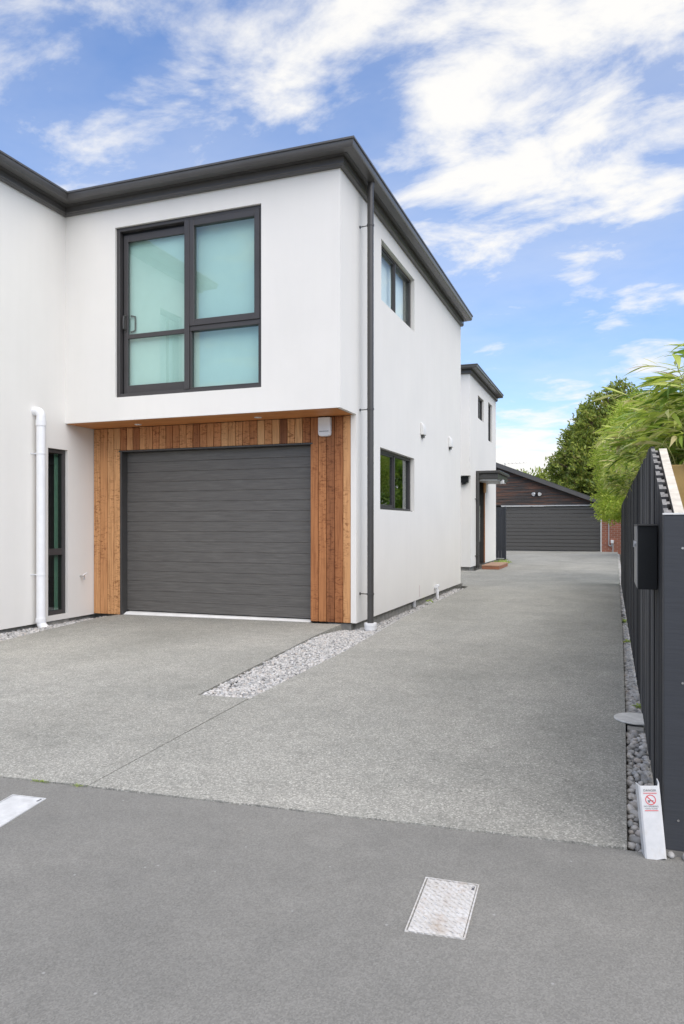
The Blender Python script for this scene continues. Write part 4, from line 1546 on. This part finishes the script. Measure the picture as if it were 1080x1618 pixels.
al = tag(empty('concrete_lid', (0.140, 4.666, 0)), 'round pale concrete lid between driveway and paling fence', 'concrete lid')
mb = MB()
mb.tube([(0.142, 4.666, 0.001), (0.142, 4.666, 0.012)], 0.129, 36)
mk('disc', mb, 'lid_concrete', al, 40, bevel=0.003)
mb = MB()
mb.box(0.085, 0.174, 4.48, 4.90, -0.12, -0.010)
mk('collar', mb, 'foundation', al, bevel=0.004)

# ------------------------------------------------------------------ river stones


def stone_mesh(i):
    rnd = random.Random(100 + i)
    mb = MB()
    seg, rg = 7, 4
    vs = [(0, 0, -1)]
    for r_ in range(1, rg):
        ph = math.pi * r_ / rg - math.pi / 2
        for k in range(seg):
            th = 2 * math.pi * (k + 0.5 * (r_ % 2)) / seg
            j = rnd.uniform(0.84, 1.12)
            vs.append((math.cos(ph) * math.cos(th) * j, math.cos(ph) * math.sin(th) * j, math.sin(ph) * j))
    vs.append((0, 0, 1))
    fs = [(0, 1 + (k + 1) % seg, 1 + k) for k in range(seg)]
    for r_ in range(rg - 2):
        for k in range(seg):
            a, b = 1 + r_ * seg + k, 1 + r_ * seg + (k + 1) % seg
            fs.append((a, b, b + seg, a + seg))
    t_ = len(vs) - 1
    fs += [(t_, 1 + (rg - 2) * seg + k, 1 + (rg - 2) * seg + (k + 1) % seg) for k in range(seg)]
    mb.add(vs, fs)
    return mb


STV = [stone_mesh(i) for i in range(8)]
pebme = [mesh_of(s_, 'pebble', 'pebble', 180) for s_ in STV]


def gravel_fill(name, inside, bounds, size, zf, n, parent, seed, keep=None):
    """packs stones over an area, two layers deep, into one mesh"""
    rnd = random.Random(seed)
    mb = MB()
    x0, x1, y0, y1 = bounds
    for _ in range(n):
        x, y = rnd.uniform(x0, x1), rnd.uniform(y0, y1)
        if not inside(x, y):
            continue
        s_ = rnd.choice(STV)
        r_ = size * rnd.uniform(0.6, 1.25)
        mat_ = Matrix.Translation((x, y, zf(x, y) + rnd.uniform(-0.5, 0.35) * size)) @ Euler((rnd.uniform(-.5, .5), rnd.uniform(-.5, .5), rnd.uniform(0, 6.28))).to_matrix().to_4x4() @ Matrix.Diagonal((r_ * rnd.uniform(0.9, 1.4), r_ * rnd.uniform(0.7, 1.0), r_ * rnd.uniform(0.45, 0.75), 1))
        mb.add([mat_ @ Vector(v) for v in s_.v], s_.f)
    return stuff(mk(name, mb, 'gravel', parent, 180, recalc=False))


def lerp_poly(pts, y):
    for (xa, ya), (xb, yb) in zip(pts, pts[1:]):
        if ya <= y <= yb:
            return xa + (xb - xa) * (y - ya) / (yb - ya)
    return pts[0][0] if y < pts[0][1] else pts[-1][0]


def bed(name, poly, z):
    mb = MB()
    mb.prism(poly, -0.13, z)
    return struct(mk(name, mb, 'foundation'))


A_R = [(-2.634, 4.322), (-2.871, 6.915), (-2.905, 7.86)]
D_L = [(-2.256, 4.36), (-2.296, 6.32), (-2.352, 7.34), (-2.45, 8.9), (-2.53, 13.75)]
mb = MB()
mb.hexa([(-2.176, 2.652, -0.10), (-2.170, 2.652, -0.10), (-2.256, 4.34, -0.10), (-2.262, 4.34, -0.10), (-2.176, 2.652, -0.007), (-2.170, 2.652, -0.007), (-2.256, 4.34, -0.007), (-2.262, 4.34, -0.007)])
mk('joint_filler', mb, 'foundation', ap)
b1 = bed('gravel_bed', [(-2.64, 4.31), (-2.25, 4.34), (-2.29, 6.32), (-2.345, 7.34), (-2.44, 8.9), (-2.52, 13.78), (-2.80, 13.78), (-2.80, 7.9), (-2.92, 7.88), (-2.875, 6.9)], -0.118)
left_of = lambda y: lerp_poly(A_R, y) if y < 7.88 else -2.795
gravel_fill('gravel', lambda x, y: left_of(y) + 0.012 < x < lerp_poly(D_L, y) - 0.012 and y > 4.345 and y < 8.2, (-2.93, -2.24, 4.34, 8.2), 0.0155, lambda x, y: -0.020 + 0.014 * max(0.0, 1.0 - (x - lerp_poly(A_R, y)) / 0.16) - 0.045 * max(0.0, min(1.0, (y - 7.1) / 0.8)), 12000, b1, 1)
gravel_fill('gravel', lambda x, y: -2.80 < x < lerp_poly(D_L, y) - 0.012, (-2.80, -2.35, 8.2, 13.75), 0.018, lambda x, y: -0.04 - 0.06 * max(0.0, min(1.0, (-2.42 - x) / 0.25)) * max(0.25, min(1.0, (13.6 - y) / 3.0)), 7500, b1, 2)
L_O = [(-5.70, 5.0), (-5.80, 5.72), (-5.93, 6.55), (-6.07, 7.62), (-6.02, 7.86)]
b2 = bed('gravel_bed', [(-6.5, 4.6), (-5.6, 4.9), (-5.78, 5.72), (-5.91, 6.55), (-6.05, 7.62), (-6.0, 7.9), (-6.46, 7.9)], -0.10)
gravel_fill('gravel', lambda x, y: x < lerp_poly(L_O, y) - 0.012, (-6.47, -5.7, 5.2, 7.88), 0.019, lambda x, y: -0.072 + 0.03 * (x > -6.2), 4600, b2, 3)
R_L = [(0.052, 2.80), (0.079, 4.755), (0.111, 8.39), (0.143, 15.0), (0.215, 28.6)]
b3 = bed('gravel_bed', [(0.05, 2.80), (1.3, 2.80), (1.3, 4.2), (0.24, 4.2), (0.24, 16), (0.30, YG - 0.1), (0.24, YG - 0.1), (0.205, 28.6), (0.135, 15), (0.10, 8.39), (0.07, 4.755)], -0.065)
gravel_fill('gravel', lambda x, y: lerp_poly(R_L, y) + 0.008 < x < 0.172 and not (4.47 < y < 4.91), (0.05, 0.175, 4.4, 9.0), 0.020, lambda x, y: -0.035, 2400, b3, 4)
gravel_fill('gravel', lambda x, y: lerp_poly(R_L, y) + 0.008 < x < 0.19 + (y - 15) * 0.006, (0.10, 0.30, 9.0, 32.0), 0.025, lambda x, y: -0.035, 4200, b3, 5)
# nearest stones one by one
rnd = random.Random(21)
placed = []
for _ in range(6000):
    y = rnd.uniform(2.815, 4.47)
    xl = lerp_poly(R_L, y)
    hi = 0.172 if y > 2.9 else 0.30
    if y < 2.88 and rnd.random() < 0.25:
        x = rnd.uniform(0.17, 0.42)
        y = rnd.uniform(2.72, 2.80) if False else rnd.uniform(2.81, 2.84)
    else:
        x = rnd.uniform(xl + 0.012, 0.168)
    r_ = rnd.uniform(0.012, 0.026)
    z = -0.035 + rnd.choice((-0.012, 0.0, 0.010))
    if any((x - a) ** 2 + (y - b) ** 2 + 2.0 * (z - c_) ** 2 < (0.80 * (r_ + d)) ** 2 for a, b, c_, d in placed):
        continue
    placed.append((x, y, z, r_))
    if len(placed) > 260:
        break
for (x, y, z, r_) in placed:
    inst('pebble', rnd.choice(pebme), (x, y, z), b3, rot=(rnd.uniform(-.4, .4), rnd.uniform(-.4, .4), rnd.uniform(0, 6.3)), scale=(r_ * rnd.uniform(1.0, 1.5), r_ * rnd.uniform(0.8, 1.1), r_ * rnd.uniform(0.6, 0.85)))
# two stones squeezed out under the charcoal panel
for (x, y, r_) in ((0.195, 2.79, 0.017), (0.245, 2.785, 0.022), (0.30, 2.79, 0.02)):
    inst('pebble', rnd.choice(pebme), (x, y, 0.002), b3, rot=(0, 0, rnd.uniform(0, 6)), scale=(r_ * 1.2, r_ * 0.8, r_ * 0.6))

# ------------------------------------------------------------------ plants


def blade(mb, base, d, length, width, droop, seg=3, roll=0.0):
    """a narrow bent leaf: starts along d, droops under gravity"""
    d = d.normalized()
    side = d.cross(Vector((0, 0, 1)))
    if side.length < 1e-3:
        side = Vector((1, 0, 0))
    side = (Matrix.Rotation(roll, 3, d) @ side.normalized())
    p = Vector(base)
    vs = []
    for i in range(seg + 1):
        t_ = i / seg
        wdt = width * (0.35 + 1.3 * t_ if t_ < 0.5 else 1.0 * (1 - t_) * 2.0) * 0.5
        if i == seg:
            vs.append(p.copy())
        else:
            vs.append(p - side * wdt)
            vs.append(p + side * wdt)
        d = (d + Vector((0, 0, -droop / seg))).normalized()
        p = p + d * (length / seg)
    fs = []
    for i in range(seg - 1):
        fs.append((2 * i, 2 * i + 1, 2 * i + 3, 2 * i + 2))
    fs.append((2 * seg - 2, 2 * seg - 1, 2 * seg))
    mb.add(vs, fs)


def rdir(rnd, zlo=-0.3, zhi=0.8):
    a = rnd.uniform(0, 2 * math.pi)
    return Vector((math.cos(a), math.sin(a), rnd.uniform(zlo, zhi)))


# near bamboo: culms, individual long leaves, and the finer mass behind
LEAFV = []
for k in range(6):
    mb = MB()
    blade(mb, (0, 0, 0), Vector((1, 0, 0.28)), 1.0, 0.115 + 0.012 * k, 0.25 + 0.16 * k, 5, 0.2 * (k - 2))
    LEAFV.append(mesh_of(mb, 'leaf', 'bamboo_leaf', 180, recalc=False))


def bamboo(label, culms, n_single, leaf_len, seed, fans, zmin):
    """arching culms; twigs at the nodes; a fan of long leaves along each twig"""
    rnd = random.Random(seed)
    e = tag(empty('bamboo', (sum(c[0] for c in culms) / len(culms), sum(c[1] for c in culms) / len(culms), -0.1)), label, 'bamboo')
    twigs, leaves = MB(), []
    for (x, y, h_, lx, ly) in culms:
        pts = [Vector((x + lx * t_ ** 2.2, y + ly * t_ * t_, -0.1 + (h_ + 0.1) * (t_ - 0.16 * t_ ** 5))) for t_ in [k / 9 for k in range(10)]]
        mb = MB()
        mb.tube(pts, [0.010 - 0.0009 * k for k in range(10)], 6)
        mk('culm', mb, 'culm', e, 60)
        for k in range(3, 10):
            for _ in range(fans):
                p = pts[k] + (pts[k] - pts[k - 1]) * rnd.uniform(-0.8, 0.0)
                if p.z < 1.0:
                    continue
                a = rnd.uniform(0, 2 * math.pi)
                d = Vector((math.cos(a) - 0.35, math.sin(a) - 0.35, rnd.uniform(0.1, 0.9))).normalized()
                L = rnd.uniform(0.14, 0.34) * (1.15 - 0.05 * k)
                tw = [p]
                dd = d.copy()
                for _s in range(4):
                    tw.append(tw[-1] + dd * L / 4)
                    dd = (dd + Vector((0, 0, -0.13))).normalized()
                if tw[-1].x < 0.27 and tw[-1].z < zmin:
                    continue
                twigs.tube(tw, [0.0028, 0.0022, 0.0018, 0.0014, 0.001], 3, cap=False)
                for q in range(rnd.randint(5, 8)):
                    t_ = rnd.uniform(0.35, 1.0)
                    i_ = min(3, int(t_ * 4))
                    b = tw[i_].lerp(tw[i_ + 1], t_ * 4 - i_ if i_ < 3 else (t_ - 0.75) * 4)
                    ax = (tw[i_ + 1] - tw[i_]).normalized()
                    sd = ax.cross(Vector((0, 0, 1))).normalized() * rnd.choice((-1, 1))
                    ld = ax * rnd.uniform(0.4, 1.0) + sd * rnd.uniform(0.2, 1.0) + Vector((-0.22, -0.10, rnd.uniform(-0.30, 0.35)))
                    ld = ld.normalized()
                    L2 = leaf_len * rnd.uniform(0.6, 1.25)
                    en = b + ld * L2 + Vector((0, 0, -0.04))
                    if min(b.x, en.x) < 0.31 and min(b.z, en.z) < zmin - 0.04:
                        continue
                    if en.x < -0.14 and b.y > 5.0:
                        continue
                    leaves.append((b, ld, L2))
    mk('twigs', twigs, 'culm', e, 60, recalc=False)
    e.children[-1]['kind'] = 'stuff'
    if n_single:
        leaves.sort(key=lambda s_: s_[0].y + 0.6 * abs(s_[0].x - 0.35) - 0.25 * s_[0].z)
    for (b, ld, L) in leaves[:n_single]:
        yaw = math.atan2(ld.y, ld.x)
        pit = -math.atan2(ld.z, math.hypot(ld.x, ld.y))
        inst('leaf', rnd.choice(LEAFV), b, e, rot=(rnd.uniform(-0.5, 0.5), pit + 0.25, yaw), scale=(L, L, L))
    mass = MB()
    for (b, ld, L) in leaves[n_single:]:
        blade(mass, b, ld, L, L * rnd.uniform(0.11, 0.19), rnd.uniform(0.1, 0.9), 4, rnd.uniform(-0.7, 0.7))
    stuff(mk('foliage', mass, 'bamboo_leaf', e, recalc=False))
    return e


rb = random.Random(5)
near = [(rb.uniform(0.42, 1.15), rb.uniform(4.25, 5.5), rb.uniform(1.9, 2.4), rb.uniform(-0.24, -0.02), rb.uniform(-0.25, 0.15)) for _ in range(38)]
near += [(0.72, 4.5, 2.5, -0.22, -0.1), (0.62, 4.5, 2.35, -0.24, -0.15), (0.45, 4.3, 1.9, -0.2, -0.25), (0.7, 4.3, 1.85, -0.1, -0.2), (0.95, 4.3, 1.9, -0.1, -0.2), (0.55, 4.4, 2.1, -0.25, -0.2)]
bamboo('tall arching bamboo with broad leaves just behind the charcoal end panel', near, 295, 0.165, 11, 6, 1.56)
mid = [(rb.uniform(0.36, 1.0), rb.uniform(5.3, 8.6), rb.uniform(1.85, 2.4), rb.uniform(-0.45, -0.15), rb.uniform(-0.25, 0.2)) for _ in range(50)]
bamboo('bamboo drooping over the fence top in the middle of the fence run', mid, 0, 0.17, 12, 6, 1.66)
far = [(rb.uniform(0.38, 1.1), rb.uniform(8.6, 14.2), rb.uniform(2.0, 2.6), rb.uniform(-0.55, -0.15), rb.uniform(-0.25, 0.2)) for _ in range(56)]
bamboo('furthest bamboo hanging over the far end of the dark fence', far, 0, 0.18, 13, 6, 1.60)


def clump_tree(name, label, cat, base, trunk_h, lobes, n, leaf_s, mat, seed, spray=0.25, upright=0.2, trunk_r=0.14, shell=0.55):
    """trunk, limbs to each lobe, and foliage sprays through the lobes' outer volume"""
    rnd = random.Random(seed)
    e = tag(empty(name, base), label, cat)
    b = Vector(base)
    mb = MB()
    mb.tube([b, b + Vector((0.05, 0, trunk_h * 0.5)), b + Vector((0, 0.05, trunk_h))], [trunk_r, trunk_r * 0.75, trunk_r * 0.35], 9)
    tk = mk('trunk', mb, 'bark', e, 60)
    for (c, r_) in lobes:
        c = Vector(c)
        s0 = b + Vector((0, 0, min(trunk_h * 0.9, max(0.4, (c.z - b.z) * 0.6))))
        mb = MB()
        mb.tube([s0, (s0 + c) / 2 + Vector((0, 0, 0.1)), c], [trunk_r * 0.4, trunk_r * 0.25, trunk_r * 0.08], 6)
        mk('limb', mb, 'bark', tk, 60)
    mb = MB()
    tot = sum(r_[0] * r_[1] * r_[2] if isinstance(r_, tuple) else r_ ** 3 for _, r_ in lobes) ** 1.0
    for (c, r_) in lobes:
        rr_ = Vector(r_) if isinstance(r_, tuple) else Vector((r_, r_, r_))
        c = Vector(c)
        k = int(n * (rr_.x * rr_.y * rr_.z) ** 0.66 / sum(((q[0] * q[1] * q[2]) if isinstance(q, tuple) else q ** 3) ** 0.66 for _, q in lobes))
        ns = max(4, k // 14)
        for _ in range(ns):
            d = rdir(rnd, -1, 1).normalized()
            t_ = shell + (1 - shell) * rnd.random() ** 0.7
            wob = 1 + 0.35 * mnoise.noise(d * 2.3 + c)
            p = c + Vector((d.x * rr_.x, d.y * rr_.y, d.z * rr_.z)) * t_ * wob
            out = (d + Vector((0, 0, upright))).normalized()
            for _ in range(14):
                q_ = p + Vector((rnd.gauss(0, spray), rnd.gauss(0, spray), rnd.gauss(0, spray * 0.7)))
                dd = (out + rdir(rnd, -0.5, 0.7) * 0.7).normalized()
                L = leaf_s * rnd.uniform(0.6, 1.4)
                blade(mb, q_, dd, L, L * 0.42, rnd.uniform(0, 0.6), 2, rnd.uniform(-1.5, 1.5))
    cr = stuff(mk('crown', mb, mat, e, recalc=False))
    return e


# feathery light green shrub at the far end of the fence
rl = random.Random(3)
lob = [((0.50, 15.8, 2.6), (0.75, 1.3, 0.8)), ((0.22, 16.4, 1.75), (0.52, 1.2, 0.6)), ((0.75, 17.2, 3.35), (0.8, 1.4, 0.75)), ((0.20, 17.6, 2.5), (0.58, 1.2, 0.7)), ((0.12, 15.6, 1.50), (0.34, 0.9, 0.34)), ((1.2, 16.4, 3.0), (0.9, 1.2, 1.0))]
clump_tree('feathery_shrub', 'bright yellow-green feathery shrub spilling over the far end of the fence', 'shrub', (0.8, 16.4, -0.1), 2.4, lob, 60000, 0.055, 'feather_leaf', 31, 0.06, 0.0, 0.06, 0.45)
# tall dark conifer behind the garage
TXc, TYc = 0.5, 46.0
lob = []
CR = [(2.6, 4.0), (4.3, 3.75), (6.0, 3.0), (6.76, 2.5), (7.7, 2.05), (8.25, 1.45), (8.8, 0.8), (9.2, 0.3)]      # height, crown radius
for i in range(24):
    z = 2.6 + 6.6 * i / 23
    rad = next(ra_ + (rb_ - ra_) * (z - za_) / (zb_ - za_) for (za_, ra_), (zb_, rb_) in zip(CR, CR[1:]) if za_ <= z <= zb_ + 1e-6)
    m_ = max(3, int(4.2 * rad) + 1)
    for k in range(m_):
        a = 6.28 * (k + rl.uniform(-0.3, 0.3)) / m_ + i * 1.7
        rr_ = rad * math.sqrt(rl.uniform(0.12, 1.02))
        s_ = 0.17 + 0.14 * rad * rl.uniform(0.6, 1.25)
        lob.append(((TXc + rr_ * math.cos(a), TYc + rr_ * math.sin(a) * 0.7, z + rl.uniform(-0.2, 0.2)), (s_, s_, s_ * 1.75)))
for (x, z, s_) in ((-0.30, 9.0, 0.18), (0.25, 9.35, 0.18), (0.75, 9.25, 0.18)):
    lob.append(((x, TYc - 0.4, z), (s_, s_, s_ * 2.2)))
for k in range(46):                                   # upright leading shoots break the outline
    z = rl.uniform(4.2, 9.0)
    rad = next(ra_ + (rb_ - ra_) * (z - za_) / (zb_ - za_) for (za_, ra_), (zb_, rb_) in zip(CR, CR[1:]) if za_ <= z <= zb_ + 1e-6)
    a = rl.uniform(1.6, 4.7) if k % 3 else rl.uniform(0, 6.28)
    lob.append(((TXc + (rad + 0.12) * math.cos(a), TYc + rad * 0.7 * math.sin(a), z + 0.15), (0.13, 0.13, 0.50)))
clump_tree('conifer', 'tall dark green conifer rising behind the brick garage', 'tree', (TXc, TYc, -0.1), 8.4, lob, 120000, 0.21, 'conifer_leaf', 41, 0.14, 0.8, 0.28, 0.2)
# garden trees beyond the fence (seen mirrored in the low side window)
clump_tree('garden_tree', 'leafy garden tree beyond the bamboo, mirrored in left half of low side window', 'tree', (4.2, 24.0, -0.1), 3.0, [((4.2, 24, 3.4), (1.7, 1.7, 1.3)), ((3.0, 23.2, 2.4), (1.2, 1.2, 1.0)), ((5.2, 25, 2.8), (1.3, 1.3, 1.1)), ((3.8, 25.2, 4.3), (1.1, 1.1, 0.9))], 9000, 0.24, 'garden_leaf', 51, 0.2)
clump_tree('garden_tree', 'bushy garden tree beyond the fence, mirrored in right half of low side window', 'tree', (2.6, 30.0, -0.1), 2.6, [((2.4, 29.5, 3.0), (1.5, 1.6, 1.4)), ((1.7, 28.2, 1.8), (0.9, 1.2, 1.2)), ((3.2, 31, 3.6), (1.4, 1.4, 1.2)), ((1.6, 31.0, 2.6), (0.8, 1.2, 1.2))], 9000, 0.22, 'garden_leaf', 52, 0.2)
# thin tree tops showing over the garage roof
clump_tree('distant_tree', 'small twiggy tree top peeping over the brick garage roof', 'tree', (-6.2, 62, -0.1), 4.5, [((-6.4, 62, 5.0), (1.7, 1.0, 0.5)), ((-4.9, 62, 4.5), (1.2, 1.0, 0.6)), ((-7.4, 62, 4.6), (1.0, 1, 0.5))], 2200, 0.3, 'conifer_leaf', 61, 0.3, 0.6, 0.12)


def weed(pos, size, n, label, seed, mat='weed_leaf', h_=0.6):
    rnd = random.Random(seed)
    e = tag(empty('weed', pos), label, 'weed', 'weeds in the gravel strips')
    for k in range(n):
        mb = MB()
        a = 2 * math.pi * k / n + rnd.uniform(-0.4, 0.4)
        blade(mb, Vector(pos) + Vector((rnd.gauss(0, size * 0.12), rnd.gauss(0, size * 0.12), 0)), Vector((math.cos(a), math.sin(a), h_ * rnd.uniform(0.5, 1.8))), size * rnd.uniform(0.7, 1.2), size * 0.34, rnd.uniform(0.6, 1.5), 4, rnd.uniform(-0.3, 0.3))
        mk('leaf', mb, mat, e, recalc=False)
    return e


weed((0.160, 5.10, -0.02), 0.055, 13, 'bright green weed in the stones just beyond the round lid', 71)
weed((0.150, 7.9, -0.02), 0.075, 14, 'yellow-green weed at the fence foot, halfway along', 72)
weed((0.160, 9.5, -0.02), 0.085, 14, 'green weed at the fence foot, furthest from the camera', 73)
weed((-2.66, 11.15, -0.02), 0.10, 12, 'small green weed under the edge of the white side wall', 74)
gt_ = MB()
rnd = random.Random(81)
for _ in range(420):
    blade(gt_, (rnd.uniform(-3.30, -2.92), rnd.uniform(21.3, 23.2), -0.03), rdir(rnd, 0.8, 2.5), rnd.uniform(0.10, 0.22), 0.018, rnd.uniform(0.3, 1.2), 3)
g_ = stuff(mk('grass', gt_, 'weed_leaf', recalc=False))
g_['label'] = 'tuft of green grass behind the timber entry step'
g_['category'] = 'grass'
# moss and grass in the joint between footpath and apron
gt_ = MB()
for cx_ in (-2.22, -2.40, -2.43):
    for _ in range(26):
        x_ = cx_ + rnd.gauss(0, 0.018)
        blade(gt_, (x_, 2.642 + 0.074 * (x_ + 2.18), -0.004), rdir(rnd, 0.4, 2.0), rnd.uniform(0.008, 0.020), 0.003, rnd.uniform(0.3, 1.2), 2)
g_ = stuff(mk('joint_grass', gt_, 'weed_leaf', recalc=False))
g_['label'] = 'tiny grass blades in the joint between footpath and concrete'
g_['category'] = 'grass'
